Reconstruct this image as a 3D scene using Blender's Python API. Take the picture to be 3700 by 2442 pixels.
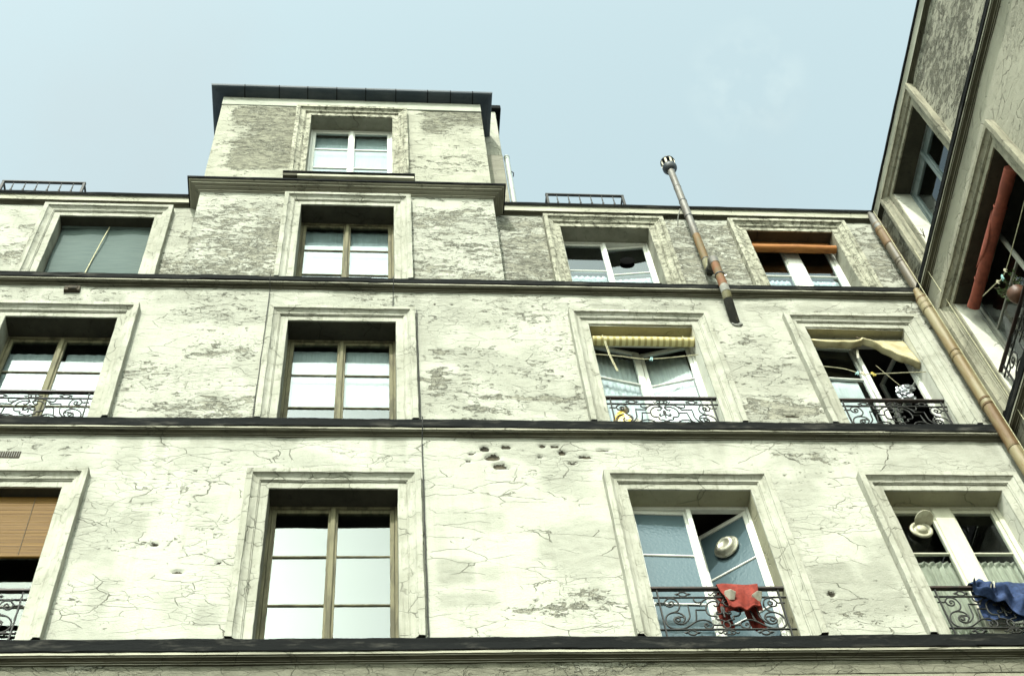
import bpy, bmesh, math, random
import numpy as np
from mathutils import Vector, Matrix, Euler

for o in list(bpy.data.objects): bpy.data.objects.remove(o)
S = bpy.context.scene
COL = S.collection
R_ = math.radians
random.seed(7)

# ------------------------------------------------------------------ camera
PITCH, YAW, ROLL, FPX = R_(57.6286), R_(10.3367), R_(-7.9461), 5150.54
cp, sp, cy, sy = math.cos(PITCH), math.sin(PITCH), math.cos(YAW), math.sin(YAW)
fwd = Vector((sy*cp, cy*cp, sp)); rgt = Vector((cy, -sy, 0)); up = rgt.cross(fwd)
r2 = math.cos(ROLL)*rgt + math.sin(ROLL)*up
u2 = -math.sin(ROLL)*rgt + math.cos(ROLL)*up
cam = bpy.data.cameras.new('camera'); camo = bpy.data.objects.new('camera', cam); COL.objects.link(camo)
cam.sensor_fit = 'HORIZONTAL'; cam.sensor_width = 36; cam.lens = FPX/3700*36
cam.clip_start = 0.1; cam.clip_end = 2000
camo.matrix_world = Matrix(((r2.x, u2.x, -fwd.x, 0), (r2.y, u2.y, -fwd.y, -8.8), (r2.z, u2.z, -fwd.z, 1.6), (0, 0, 0, 1)))
S.camera = camo

# ------------------------------------------------------------------ light
SUN_AZ, SUN_EL = R_(16.5), R_(44)
L = Vector((math.sin(SUN_AZ)*math.cos(SUN_EL), math.cos(SUN_AZ)*math.cos(SUN_EL), -math.sin(SUN_EL)))
sun = bpy.data.lights.new('sun', 'SUN'); sun.energy = 2.0; sun.angle = R_(0.53); sun.color = (1.0, 0.985, 0.93)
suno = bpy.data.objects.new('sun', sun); COL.objects.link(suno); suno.location = (-8, -25, 30)
suno.rotation_euler = L.to_track_quat('-Z', 'Y').to_euler()
W = bpy.data.worlds.new('World'); S.world = W; W.use_nodes = True
nt = W.node_tree; nt.nodes.clear()
sky = nt.nodes.new('ShaderNodeTexSky'); sky.sky_type = 'NISHITA'; sky.sun_disc = False
sky.sun_elevation = SUN_EL; sky.sun_rotation = math.pi + SUN_AZ
sky.air_density = 1.0; sky.dust_density = 3.5; sky.ozone_density = 1.2; sky.altitude = 60
hs = nt.nodes.new('ShaderNodeHueSaturation'); hs.inputs['Saturation'].default_value = 0.50
tint = nt.nodes.new('ShaderNodeMix'); tint.data_type = 'RGBA'; tint.blend_type = 'MULTIPLY'; tint.inputs[0].default_value = 1; tint.inputs[7].default_value = (1.02, 1.165, 0.985, 1)
bg = nt.nodes.new('ShaderNodeBackground'); bg.inputs['Strength'].default_value = 0.15
wo = nt.nodes.new('ShaderNodeOutputWorld')
nt.links.new(sky.outputs[0], hs.inputs['Color'])
# a little thin high cloud, the same all over the sky
tc = nt.nodes.new('ShaderNodeTexCoord'); cn = nt.nodes.new('ShaderNodeTexNoise'); cn.inputs['Scale'].default_value = 2.3
cn.inputs['Detail'].default_value = 6; cn.inputs['Roughness'].default_value = 0.55
crm = nt.nodes.new('ShaderNodeMapRange'); crm.inputs[1].default_value = 0.52; crm.inputs[2].default_value = 0.85
crm.inputs[3].default_value = 0.0; crm.inputs[4].default_value = 0.45
cmx = nt.nodes.new('ShaderNodeMix'); cmx.data_type = 'RGBA'
bw = nt.nodes.new('ShaderNodeRGBToBW'); cmul = nt.nodes.new('ShaderNodeMath'); cmul.operation = 'MULTIPLY'; cmul.inputs[1].default_value = 1.25
nt.links.new(tc.outputs['Generated'], cn.inputs['Vector']); nt.links.new(cn.outputs[0], crm.inputs[0])
nt.links.new(crm.outputs[0], cmx.inputs[0]); nt.links.new(hs.outputs[0], tint.inputs[6]); nt.links.new(tint.outputs[2], cmx.inputs[6])
nt.links.new(sky.outputs[0], bw.inputs[0]); nt.links.new(bw.outputs[0], cmul.inputs[0]); nt.links.new(cmul.outputs[0], cmx.inputs[7])
cdir = (fwd + r2*((2700-1850)/FPX) - u2*((300-1221)/FPX)).normalized()
cdot = nt.nodes.new('ShaderNodeVectorMath'); cdot.operation = 'DOT_PRODUCT'; cdot.inputs[1].default_value = cdir
nrmz = nt.nodes.new('ShaderNodeVectorMath'); nrmz.operation = 'NORMALIZE'
cm2 = nt.nodes.new('ShaderNodeMapRange'); cm2.interpolation_type = 'SMOOTHSTEP'; cm2.inputs[1].default_value = math.cos(R_(2.7)); cm2.inputs[2].default_value = math.cos(R_(.4)); cm2.inputs[4].default_value = .5
cn2 = nt.nodes.new('ShaderNodeTexNoise'); cn2.inputs['Scale'].default_value = 26; cn2.inputs['Detail'].default_value = 6
cm3 = nt.nodes.new('ShaderNodeMapRange'); cm3.inputs[1].default_value = .42; cm3.inputs[2].default_value = .72
cmm = nt.nodes.new('ShaderNodeMath'); cmm.operation = 'MULTIPLY'
cmx2 = nt.nodes.new('ShaderNodeMix'); cmx2.data_type = 'RGBA'
nt.links.new(tc.outputs['Generated'], nrmz.inputs[0]); nt.links.new(nrmz.outputs[0], cdot.inputs[0]); nt.links.new(cdot.outputs['Value'], cm2.inputs[0])
nt.links.new(tc.outputs['Generated'], cn2.inputs['Vector']); nt.links.new(cn2.outputs[0], cm3.inputs[0]); nt.links.new(cm3.outputs[0], cmm.inputs[0]); nt.links.new(cm2.outputs[0], cmm.inputs[1])
cw2 = nt.nodes.new('ShaderNodeMix'); cw2.data_type = 'RGBA'; cw2.blend_type = 'MULTIPLY'; cw2.inputs[0].default_value = 1; cw2.inputs[7].default_value = (1.45, 1.32, 1.2, 1)
nt.links.new(cmx.outputs[2], cw2.inputs[6]); nt.links.new(cmm.outputs[0], cmx2.inputs[0]); nt.links.new(cmx.outputs[2], cmx2.inputs[6]); nt.links.new(cw2.outputs[2], cmx2.inputs[7])
nt.links.new(cmx2.outputs[2], bg.inputs['Color']); nt.links.new(bg.outputs[0], wo.inputs[0])
S.view_settings.view_transform = 'Standard'; S.view_settings.look = 'None'
S.view_settings.exposure = 1.42; S.view_settings.gamma = 1
S.render.engine = 'CYCLES'
S.cycles.max_bounces = 8; S.cycles.transparent_max_bounces = 12

# ------------------------------------------------------------------ noise in numpy
def _h(ix, iy, s):
    n = (ix.astype(np.int64)*374761393 + iy.astype(np.int64)*668265263 + s*1274126177) & 0xffffffff
    n = ((n ^ (n >> 13))*1274126177) & 0xffffffff
    return ((n ^ (n >> 16)) & 0xffff)/65535.0
def vn(x, y, s=0):
    ix = np.floor(x); iy = np.floor(y); fx = x-ix; fy = y-iy
    fx = fx*fx*(3-2*fx); fy = fy*fy*(3-2*fy); ix = ix.astype(np.int64); iy = iy.astype(np.int64)
    return (_h(ix, iy, s)*(1-fx)+_h(ix+1, iy, s)*fx)*(1-fy)+(_h(ix, iy+1, s)*(1-fx)+_h(ix+1, iy+1, s)*fx)*fy
def fbm(x, y, s=0, o=4):
    x = np.asarray(x, float); y = np.asarray(y, float)
    a = 0; w = 0.5; t = 0
    for k in range(o):
        a = a+w*vn(x*2**k+17.3*k, y*2**k-9.1*k, s+k); t += w; w *= .5
    return a/t
def n1(t, s=0): return float(fbm(np.array([t]), np.array([s*3.17+.5]), s, 3)[0])-.5
def sm(x, a, b):
    t = np.clip((x-a)/(b-a), 0, 1); return t*t*(3-2*t)

# ------------------------------------------------------------------ materials
MATS = {}
class NT:
    def __init__(s, name):
        s.m = bpy.data.materials.new(name); s.m.use_nodes = True; s.t = s.m.node_tree; s.t.nodes.clear()
        s.out = s.t.nodes.new('ShaderNodeOutputMaterial'); MATS[name] = s.m
        s.tc = s.t.nodes.new('ShaderNodeTexCoord'); s.obj = s.tc.outputs['Object']
    def n(s, k, **kw):
        nd = s.t.nodes.new('ShaderNode'+k)
        for a, v in kw.items():
            if hasattr(nd, a): setattr(nd, a, v)
        return nd
    def put(s, sock, v):
        if isinstance(v, bpy.types.NodeSocket): s.t.links.new(v, sock)
        elif v is not None:
            if isinstance(v, (tuple, list)) and len(v) == 3 and sock.type == 'RGBA': v = (*v, 1)
            sock.default_value = v
    def math(s, op, a, b=None, c=None, clamp=False):
        nd = s.n('Math', operation=op); nd.use_clamp = clamp
        s.put(nd.inputs[0], a); s.put(nd.inputs[1], b); s.put(nd.inputs[2], c); return nd.outputs[0]
    def map(s, sc, loc=(0, 0, 0), v=None):
        nd = s.n('Mapping'); s.put(nd.inputs['Vector'], v or s.obj); nd.inputs['Scale'].default_value = sc; nd.inputs['Location'].default_value = loc
        return nd.outputs[0]
    def noise(s, scale=1, sc=(1, 1, 1), det=5, rough=.6, dist=0, loc=(0, 0, 0), v=None):
        nd = s.n('TexNoise'); s.put(nd.inputs['Vector'], s.map(sc, loc, v)); nd.inputs['Scale'].default_value = scale
        nd.inputs['Detail'].default_value = det; nd.inputs['Roughness'].default_value = rough; nd.inputs['Distortion'].default_value = dist
        return nd.outputs[0]
    def vor(s, scale=1, v=None, feat='DISTANCE_TO_EDGE'):
        nd = s.n('TexVoronoi', feature=feat); s.put(nd.inputs['Vector'], v or s.obj); nd.inputs['Scale'].default_value = scale
        return nd.outputs[0]
    def ss(s, x, a, b, lo=0, hi=1):
        nd = s.n('MapRange', interpolation_type='SMOOTHSTEP'); s.put(nd.inputs[0], x)
        for i, q in enumerate((a, b, lo, hi)): s.put(nd.inputs[i+1], q)
        return nd.outputs[0]
    def mix(s, f, a, b, blend='MIX'):
        nd = s.n('Mix', data_type='RGBA', blend_type=blend); s.put(nd.inputs[0], f); s.put(nd.inputs[6], a); s.put(nd.inputs[7], b); return nd.outputs[2]
    def attr(s, name):
        nd = s.n('Attribute'); nd.attribute_name = name; return nd.outputs['Fac']
    def bump(s, h, dist=.01, strength=1, nrm=None):
        nd = s.n('Bump'); nd.inputs['Distance'].default_value = dist; nd.inputs['Strength'].default_value = strength; s.put(nd.inputs['Height'], h)
        if nrm: s.put(nd.inputs['Normal'], nrm)
        return nd.outputs[0]
    def bsdf(s, col, rough=.9, metal=0, nrm=None, spec=.3, **kw):
        nd = s.n('BsdfPrincipled'); s.put(nd.inputs['Base Color'], col); s.put(nd.inputs['Roughness'], rough); s.put(nd.inputs['Metallic'], metal)
        nd.inputs['Specular IOR Level'].default_value = spec
        if nrm: s.put(nd.inputs['Normal'], nrm)
        for k, v in kw.items(): s.put(nd.inputs[k], v)
        s.t.links.new(nd.outputs[0], s.out.inputs[0]); return nd

def plaster(name, clean=(.362, .366, .314), grey=(.205, .207, .172), under=(.195, .192, .152), crack_scale=1.5, crack_w=.011, crack_amt=1.0, seed=0, curl=.5):
    t = NT(name); lo = (seed*3.1, seed*1.7, seed*5.3)
    peel = t.attr('peel'); dirt = t.attr('dirt'); grime = t.attr('grime'); hole = t.attr('hole')
    big = t.noise(.9, (1, 1, 1.2), 4, .6, loc=lo); mid = t.noise(6, (1, 1, 1.8), 5, .65, loc=lo); fine = t.noise(38, (1, 1, 1.4), 4, .7)
    streak = t.noise(5, (2.2, 2.2, .22), 4, .6, loc=lo)
    # rag-edged peeling: thresholded field plus two sizes of noise
    fn = t.math('ADD', t.math('MULTIPLY', t.noise(5.5, (1, 1, 2.4), 6, .72, .8, loc=lo), .42), t.math('MULTIPLY', t.noise(16, (1, 1, 2.2), 5, .7, .5, loc=lo), .58))
    fld = t.math('ADD', peel, t.math('MULTIPLY', t.math('SUBTRACT', fn, .5), 1.75))
    # chips break along irregular plates
    pl = t.n('TexVoronoi', feature='F1'); pl.inputs['Scale'].default_value = 9
    pw = t.n('VectorMath', operation='ADD'); t.put(pw.inputs[0], t.map((1, 1, 1.9), lo)); pwn = t.n('TexNoise'); pwn.inputs['Scale'].default_value = 7; pwn.inputs['Detail'].default_value = 4
    pws = t.n('VectorMath', operation='SCALE'); t.put(pws.inputs[0], pwn.outputs[1]); pws.inputs['Scale'].default_value = .22; t.put(pwn.inputs['Vector'], t.obj); t.put(pw.inputs[1], pws.outputs[0]); t.put(pl.inputs['Vector'], pw.outputs[0])
    sep = t.n('SeparateColor'); t.put(sep.inputs[0], pl.outputs['Color'])
    fld = t.math('ADD', fld, t.math('MULTIPLY', t.math('SUBTRACT', sep.outputs[0], .5), .34))
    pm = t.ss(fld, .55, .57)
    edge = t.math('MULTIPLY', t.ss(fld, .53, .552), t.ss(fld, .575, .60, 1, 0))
    pm2 = t.ss(fld, .50, .56)        # shallow outer layer of paint
    # cracks
    wv = t.n('VectorMath', operation='ADD'); dn = t.n('TexNoise'); dn.inputs['Scale'].default_value = 2.6; dn.inputs['Detail'].default_value = 5
    t.put(dn.inputs['Vector'], t.map((1, 1, 1), lo))
    dsub = t.n('VectorMath', operation='SCALE'); t.put(dsub.inputs[0], dn.outputs[1]); dsub.inputs['Scale'].default_value = .38
    t.put(wv.inputs[0], t.map((1, 1, 2.7), lo)); t.put(wv.inputs[1], dsub.outputs[0])
    c1 = t.ss(t.vor(crack_scale, wv.outputs[0]), 0, crack_w*crack_scale, 1, 0)
    c1 = t.math('MULTIPLY', c1, t.ss(t.noise(2.1, (1, 1, 1.4), 4, .65, loc=(4+lo[0], 2, 9)), .44, .56))
    c2 = t.ss(t.vor(crack_scale*3.3, wv.outputs[0]), 0, crack_w*crack_scale*1.7, 1, 0)
    c2 = t.math('MULTIPLY', c2, t.math('MAXIMUM', t.ss(t.math('ADD', peel, t.math('MULTIPLY', mid, .4)), .52, .72), t.ss(t.noise(1.1, (1, 1, 1.5), 4, .6, loc=(lo[0]+8, 3, 2)), .5, .6, 0, .7)))
    cr = t.math('MULTIPLY', t.math('MAXIMUM', c1, t.math('MULTIPLY', c2, .75)), crack_amt)
    # short curled lips of paint, their shadow lines painted in dark
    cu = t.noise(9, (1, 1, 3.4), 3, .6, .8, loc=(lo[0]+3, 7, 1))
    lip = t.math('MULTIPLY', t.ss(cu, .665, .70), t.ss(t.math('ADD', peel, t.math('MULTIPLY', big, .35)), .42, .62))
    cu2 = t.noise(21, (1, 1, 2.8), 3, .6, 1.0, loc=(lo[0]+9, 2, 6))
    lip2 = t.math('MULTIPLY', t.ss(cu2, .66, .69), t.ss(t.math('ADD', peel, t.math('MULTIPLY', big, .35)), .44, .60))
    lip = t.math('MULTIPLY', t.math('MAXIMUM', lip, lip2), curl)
    col = t.mix(t.ss(big, .40, .68, 0, .55), clean, tuple(.5*(a+b) for a, b in zip(clean, grey)))
    col = t.mix(t.math('MULTIPLY', dirt, t.ss(mid, .25, .7, .6, 1.15)), col, grey)
    col = t.mix(t.math('MULTIPLY', t.ss(streak, .5, .75), .28), col, grey)
    col = t.mix(t.math('MULTIPLY', t.ss(fine, .62, .8), .25), col, (.25, .25, .19))
    col = t.mix(t.math('MULTIPLY', pm2, .35), col, (.47, .465, .39))
    ucol = t.mix(t.ss(mid, .38, .64), tuple(1.15*a for a in under), tuple(.45*a for a in under))
    ucol = t.mix(t.ss(fine, .5, .75, 0, .5), ucol, (.34, .335, .27))
    col = t.mix(t.math('MULTIPLY', pm, .88), col, ucol)
    col = t.mix(t.math('MULTIPLY', edge, .75), col, (.09, .088, .065))  # thin shadow of the flake edges, painted as a dark line
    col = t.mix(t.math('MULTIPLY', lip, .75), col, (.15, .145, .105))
    col = t.mix(t.math('MULTIPLY', cr, .8), col, (.125, .12, .09))
    gn = t.noise(11, (1, 1, 1.6), 7, .75, .4, loc=(1, 5, lo[2]))
    gm = t.ss(t.math('ADD', grime, t.math('MULTIPLY', t.math('SUBTRACT', gn, .5), 1.1)), .48, .72)
    col = t.mix(t.math('MULTIPLY', gm, .7), col, (.10, .098, .07))
    hm = t.ss(t.math('ADD', hole, t.math('MULTIPLY', t.math('SUBTRACT', t.noise(20, (1, 1, 1.3), 5, .7), .5), 1.0)), .48, .54)
    hcol = t.mix(t.ss(mid, .4, .6), (.075, .065, .045), (.03, .027, .02))
    col = t.mix(hm, col, hcol)
    h = t.math('MULTIPLY', pm, -.55)
    h = t.math('SUBTRACT', h, t.math('MULTIPLY', pm2, .25))
    h = t.math('SUBTRACT', h, t.math('MULTIPLY', cr, .6))
    h = t.math('ADD', h, t.math('MULTIPLY', lip, .6))
    h = t.math('SUBTRACT', h, t.math('MULTIPLY', hm, 1.6))
    h = t.math('ADD', h, t.math('MULTIPLY', mid, .35)); h = t.math('ADD', h, t.math('MULTIPLY', fine, .22))
    t.bsdf(col, .92, nrm=t.bump(h, .030, 1.0), spec=.15)
    return t.m
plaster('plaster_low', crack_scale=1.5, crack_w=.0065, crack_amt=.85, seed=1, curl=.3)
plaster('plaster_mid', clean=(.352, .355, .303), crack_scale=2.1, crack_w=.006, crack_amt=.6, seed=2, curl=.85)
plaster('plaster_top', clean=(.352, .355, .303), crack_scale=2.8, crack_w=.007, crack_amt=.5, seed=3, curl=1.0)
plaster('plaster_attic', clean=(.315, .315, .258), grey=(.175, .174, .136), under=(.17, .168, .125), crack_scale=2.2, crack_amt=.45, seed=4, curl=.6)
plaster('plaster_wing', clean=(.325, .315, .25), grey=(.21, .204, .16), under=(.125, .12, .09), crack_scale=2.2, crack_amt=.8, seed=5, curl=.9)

def stone(name, a, b, dark, speck=.5, bd=.012, stretch=(1, 1, 1), streaky=0, thr=.55):
    t = NT(name)
    big = t.noise(2.2, stretch, 5, .6); mid = t.noise(14, stretch, 5, .7, .5); fine = t.noise(60, (1, 1, 1), 3, .7)
    col = t.mix(t.ss(big, .35, .65), a, b)
    col = t.mix(t.math('MULTIPLY', t.ss(mid, thr, thr+.15), speck), col, dark)
    if streaky:
        st = t.noise(7, (3, 3, .25), 4, .65); col = t.mix(t.math('MULTIPLY', t.ss(st, .5, .72), streaky), col, dark)
    wv = t.n('VectorMath', operation='ADD'); t.put(wv.inputs[0], t.map((1, 1, 1.5)))
    dn = t.n('TexNoise'); dn.inputs['Scale'].default_value = 4; t.put(dn.inputs['Vector'], t.obj)
    sc = t.n('VectorMath', operation='SCALE'); t.put(sc.inputs[0], dn.outputs[1]); sc.inputs['Scale'].default_value = .3; t.put(wv.inputs[1], sc.outputs[0])
    cr = t.math('MULTIPLY', t.ss(t.vor(2.3, wv.outputs[0]), 0, .022, 1, 0), t.ss(big, .45, .6))
    col = t.mix(t.math('MULTIPLY', cr, .42), col, tuple(.5*q for q in dark))
    h = t.math('ADD', t.math('MULTIPLY', mid, .5), t.math('MULTIPLY', fine, .25)); h = t.math('SUBTRACT', h, t.math('MULTIPLY', cr, .8))
    t.bsdf(col, .9, nrm=t.bump(h, bd, .8), spec=.2); return t.m
stone('surround_stone', (.335, .335, .285), (.25, .25, .205), (.14, .138, .105), .65, .014, streaky=.55)
stone('surround_stone_worn', (.34, .335, .265), (.23, .225, .175), (.085, .083, .06), .95, .022, streaky=.8, thr=.47)
stone('surround_wing', (.27, .258, .195), (.195, .186, .138), (.08, .076, .054), .8, .016, streaky=.7)
stone('cornice_soot_shade', (.085, .080, .056), (.048, .046, .032), (.014, .014, .010), .6, stretch=(.25, .25, 1))  # sooty stone, darkened further so the colour carries the underside shade
stone('cornice_lit_edge', (.34, .33, .26), (.20, .195, .15), (.05, .048, .034), 1.0, stretch=(.35, .35, 1))  # paler copy of the stone, sunlit look of the edge strips in its colour
stone('cornice_grey', (.25, .245, .195), (.165, .16, .125), (.06, .06, .045), .6, stretch=(.3, .3, 1))
stone('eave_fascia', (.39, .385, .31), (.28, .275, .215), (.2, .195, .15), .5, stretch=(.3, .3, 1))
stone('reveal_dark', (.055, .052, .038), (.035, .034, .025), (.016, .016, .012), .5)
stone('reveal_grey', (.25, .25, .2), (.17, .168, .13), (.1, .1, .075), .5)  # mid-grey plaster for jambs and some soffits
stone('reveal_cream', (.30, .29, .20), (.25, .24, .165), (.13, .12, .08), .3)
stone('reveal_white', (.52, .52, .45), (.44, .44, .38), (.24, .24, .19), .3)
stone('render_lower', (.22, .21, .16), (.17, .16, .12), (.09, .085, .065), .4)
stone('frieze', (.33, .34, .29), (.27, .28, .235), (.24, .24, .2), .35, .008)

def simple(name, a, b=None, rough=.6, metal=0, scale=8, bd=.004, sc=(1, 1, 1), lo=.4, hi=.62, spec=.3, fine=.2):
    t = NT(name); n = t.noise(scale, sc, 6, .65, .3); f = t.noise(scale*9, sc, 3, .6)
    col = t.mix(t.ss(n, lo, hi), a, b or tuple(.75*q for q in a))
    col = t.mix(t.ss(f, .55, .75, 0, fine), col, tuple(.45*q for q in a))
    t.bsdf(col, rough, metal, t.bump(t.math('ADD', n, t.math('MULTIPLY', f, .4)), bd, .6), spec); return t.m
simple('zinc_black', (.009, .0098, .0098), (.060, .058, .050), .85, 0, 8, .012, (.35, .35, 1.4), .50, .80, spec=.03, fine=.6)
simple('zinc_blue', (.035, .048, .062), (.058, .07, .082), .6, 0, 2.5, .004, (.6, .6, 3), spec=.2)
simple('iron_black', (.013, .014, .014), (.03, .03, .026), .6, 0, 20, .002, spec=.25)
simple('iron_rail', (.035, .022, .018), (.02, .018, .016), .5, 0, 12, .002)
simple('paint_white', (.62, .63, .58), (.54, .54, .49), .55, 0, 7, .003, (1, 1, .3), .45, .75)
simple('paint_cream', (.46, .455, .365), (.40, .395, .31), .6, 0, 7, .003, (1, 1, .3), .45, .75)
simple('wood_weathered', (.135, .125, .072), (.065, .06, .035), .8, 0, 9, .008, (1, 1, .18), .42, .62, fine=.5)
simple('wood_grey', (.22, .22, .19), (.13, .13, .11), .75, 0, 9, .006, (1, 1, .2))
simple('wood_teal', (.16, .19, .19), (.10, .13, .13), .6, 0, 6, .003, (1, 1, .3))
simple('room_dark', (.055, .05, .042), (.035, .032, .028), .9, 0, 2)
simple('curtain_white', (.55, .58, .585), (.46, .49, .50), .9, 0, 5, .004, (4, 4, .4))
simple('curtain_grey', (.33, .325, .26), (.22, .22, .17), .9, 0, 6, .004, (5, 5, .3))
simple('lace', (.80, .84, .86), (.55, .62, .66), .9, 0, 22, .004, lo=.45, hi=.58)
simple('blind_green', (.072, .10, .092), (.056, .082, .078), .85, 0, 26, .004, (.12, 1, 2.5), .35, .65)
simple('canvas_orange', (.31, .125, .03), (.25, .095, .024), .75, 0, 12, .004, (.3, 1, 1))
simple('canvas_cream', (.42, .375, .225), (.27, .23, .125), .9, 0, 3.5, .01, (1, 1, 1), .42, .66)
simple('canvas_red', (.24, .062, .038), (.17, .045, .028), .75, 0, 9, .006)
simple('cloth_red', (.19, .026, .016), (.125, .016, .010), .9, 0, 30, .003)
simple('cloth_blue', (.026, .047, .118), (.015, .028, .072), .9, 0, 24, .004)
simple('cloth_white', (.45, .43, .36), (.33, .31, .25), .9, 0, 20, .004)
simple('cloth_yellow', (.62, .42, .07), (.62, .58, .42), .9, 0, 9, .006, lo=.45, hi=.55)
simple('rope', (.48, .46, .30), (.3, .28, .18), .9, 0, 40)
simple('peg_aqua', (.35, .62, .62), None, .5, 0, 20); simple('peg_cream', (.72, .66, .48), None, .5, 0, 20); simple('peg_yellow', (.62, .48, .08), None, .5, 0, 20)
simple('pipe_zinc', (.125, .12, .108), (.075, .064, .05), .55, .25, 5, .003, (2, 2, .5), .42, .62)
simple('pipe_rust', (.125, .066, .018), (.095, .07, .026), .7, 0, 6, .005, (2, 2, .5), .4, .62)
simple('pipe_red_rust', (.135, .052, .018), (.105, .068, .027), .75, 0, 7, .006, (2, 2, .6), .42, .6)
simple('pipe_mossy', (.12, .11, .048), (.16, .15, .10), .7, 0, 7, .005, (1, 1, .6))
simple('pipe_soot', (.022, .022, .018), (.10, .085, .05), .9, 0, 9, .012, (1, 1, 1), .5, .75)
simple('mortar', (.24, .24, .22), (.17, .17, .15), .9, 0, 15, .006)
simple('pipe_ochre', (.155, .108, .045), (.20, .17, .095), .6, 0, 3.2, .004, (2, 2, .35), .4, .62, fine=.3)
simple('pipe_ochre_rusty', (.115, .066, .026), (.16, .12, .06), .65, 0, 4, .005, (2, 2, .5), .45, .62, fine=.35)
simple('pipe_grey_brown', (.075, .064, .048), (.10, .08, .048), .5, 0, 4, .004, (2, 2, .4))
simple('hole_black', (.006, .006, .006), None, .95, 0, 5, spec=0)
simple('cowl_black', (.025, .03, .035), (.05, .055, .06), .45, .2, 9)
simple('cowl_bright', (.62, .58, .46), (.5, .46, .34), .35, .5, 9)
simple('pvc_pale', (.34, .37, .345), (.27, .29, .27), .45, 0, 5)
simple('plastic_vent', (.40, .39, .29), (.3, .29, .21), .35, 0, 12, .002)
simple('chrome', (.68, .68, .62), (.5, .5, .45), .28, .85, 12, .002)
simple('vent_metal', (.42, .41, .34), (.30, .29, .22), .38, .5, 14, .003)
simple('foil', (.45, .46, .48), (.3, .32, .34), .3, .95, 10, .006)
simple('terracotta', (.07, .032, .018), (.10, .045, .025), .5, 0, 9)
simple('leaf', (.06, .11, .035), (.10, .15, .05), .6, 0, 20)
simple('twig', (.09, .07, .045), None, .8, 0, 20)
simple('asphalt', (.055, .055, .05), (.075, .072, .066), .9, 0, 1.5, .01)
simple('roof_zinc', (.20, .22, .24), (.16, .18, .2), .45, .3, 1.2)
simple('rust_stub', (.028, .024, .018), (.05, .04, .026), .9, 0, 18, .01)

def striped(name, a, b, axis, freq, rough=.85):
    t = NT(name); sx = t.n('SeparateXYZ'); t.put(sx.inputs[0], t.obj)
    w = t.math('SINE', t.math('MULTIPLY', sx.outputs[axis], freq)); n = t.noise(14, (1, 1, 1), 4)
    col = t.mix(t.ss(t.math('ADD', w, t.math('MULTIPLY', t.math('SUBTRACT', n, .5), .8)), -.1, .55), a, b)
    t.bsdf(col, rough, nrm=t.bump(t.noise(40), .004, .5)); return t.m
striped('canvas_striped', (.56, .50, .25), (.34, .28, .115), 0, 2*math.pi/.075)
def bamboo():
    t = NT('blind_bamboo'); n = t.noise(5, (.08, 1, 9), 4, .7); n2 = t.noise(30, (.05, 1, 2.2), 2)
    col = t.mix(t.ss(n, .3, .7), (.150, .080, .010), (.092, .045, .006)); col = t.mix(t.ss(n2, .5, .7, 0, .55), col, (.06, .028, .007))
    t.bsdf(col, .7, nrm=t.bump(n2, .006, .8))
bamboo()
def glass(name, refl=2.0, tint=(.55, .62, .64), bump=.0, bscale=6, rough=.01, body=None):
    t = NT(name)
    fr = t.n('Fresnel'); fr.inputs[0].default_value = refl
    gl = t.n('BsdfGlossy'); gl.inputs['Roughness'].default_value = rough; gl.inputs['Color'].default_value = (.86, .94, 1, 1)
    if bump:
        b = t.bump(t.noise(bscale, (1, 1, 1), 3, .5), bump, .6); t.put(gl.inputs['Normal'], b)
    else:
        b = t.bump(t.noise(2.2, (1, 1, 1.3), 1, .3), .003, .2); t.put(gl.inputs['Normal'], b)
    if body:
        tr = t.n('BsdfDiffuse'); tr.inputs[0].default_value = (*body, 1)
    else:
        tr = t.n('BsdfTransparent'); tr.inputs[0].default_value = (*tint, 1)
    geo = t.n('NewGeometry'); ff = t.math('MULTIPLY', fr.outputs[0], t.math('SUBTRACT', 1, geo.outputs['Backfacing']))
    mx = t.n('MixShader'); t.put(mx.inputs[0], ff); t.put(mx.inputs[1], tr.outputs[0]); t.put(mx.inputs[2], gl.outputs[0])
    t.t.links.new(mx.outputs[0], t.out.inputs[0]); return t.m
glass('glass_mid', 1.8, (.8, .84, .84))
glass('glass_clear', 2.0, (.8, .84, .84))
glass('glass_mirrorlike', 2.4, (.75, .8, .8))
glass('glass_dim', 1.5, (.9, .93, .93))
glass('glass_frosted', 1.55, bump=.006, bscale=38, rough=.08, body=(.07, .105, .12))

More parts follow.
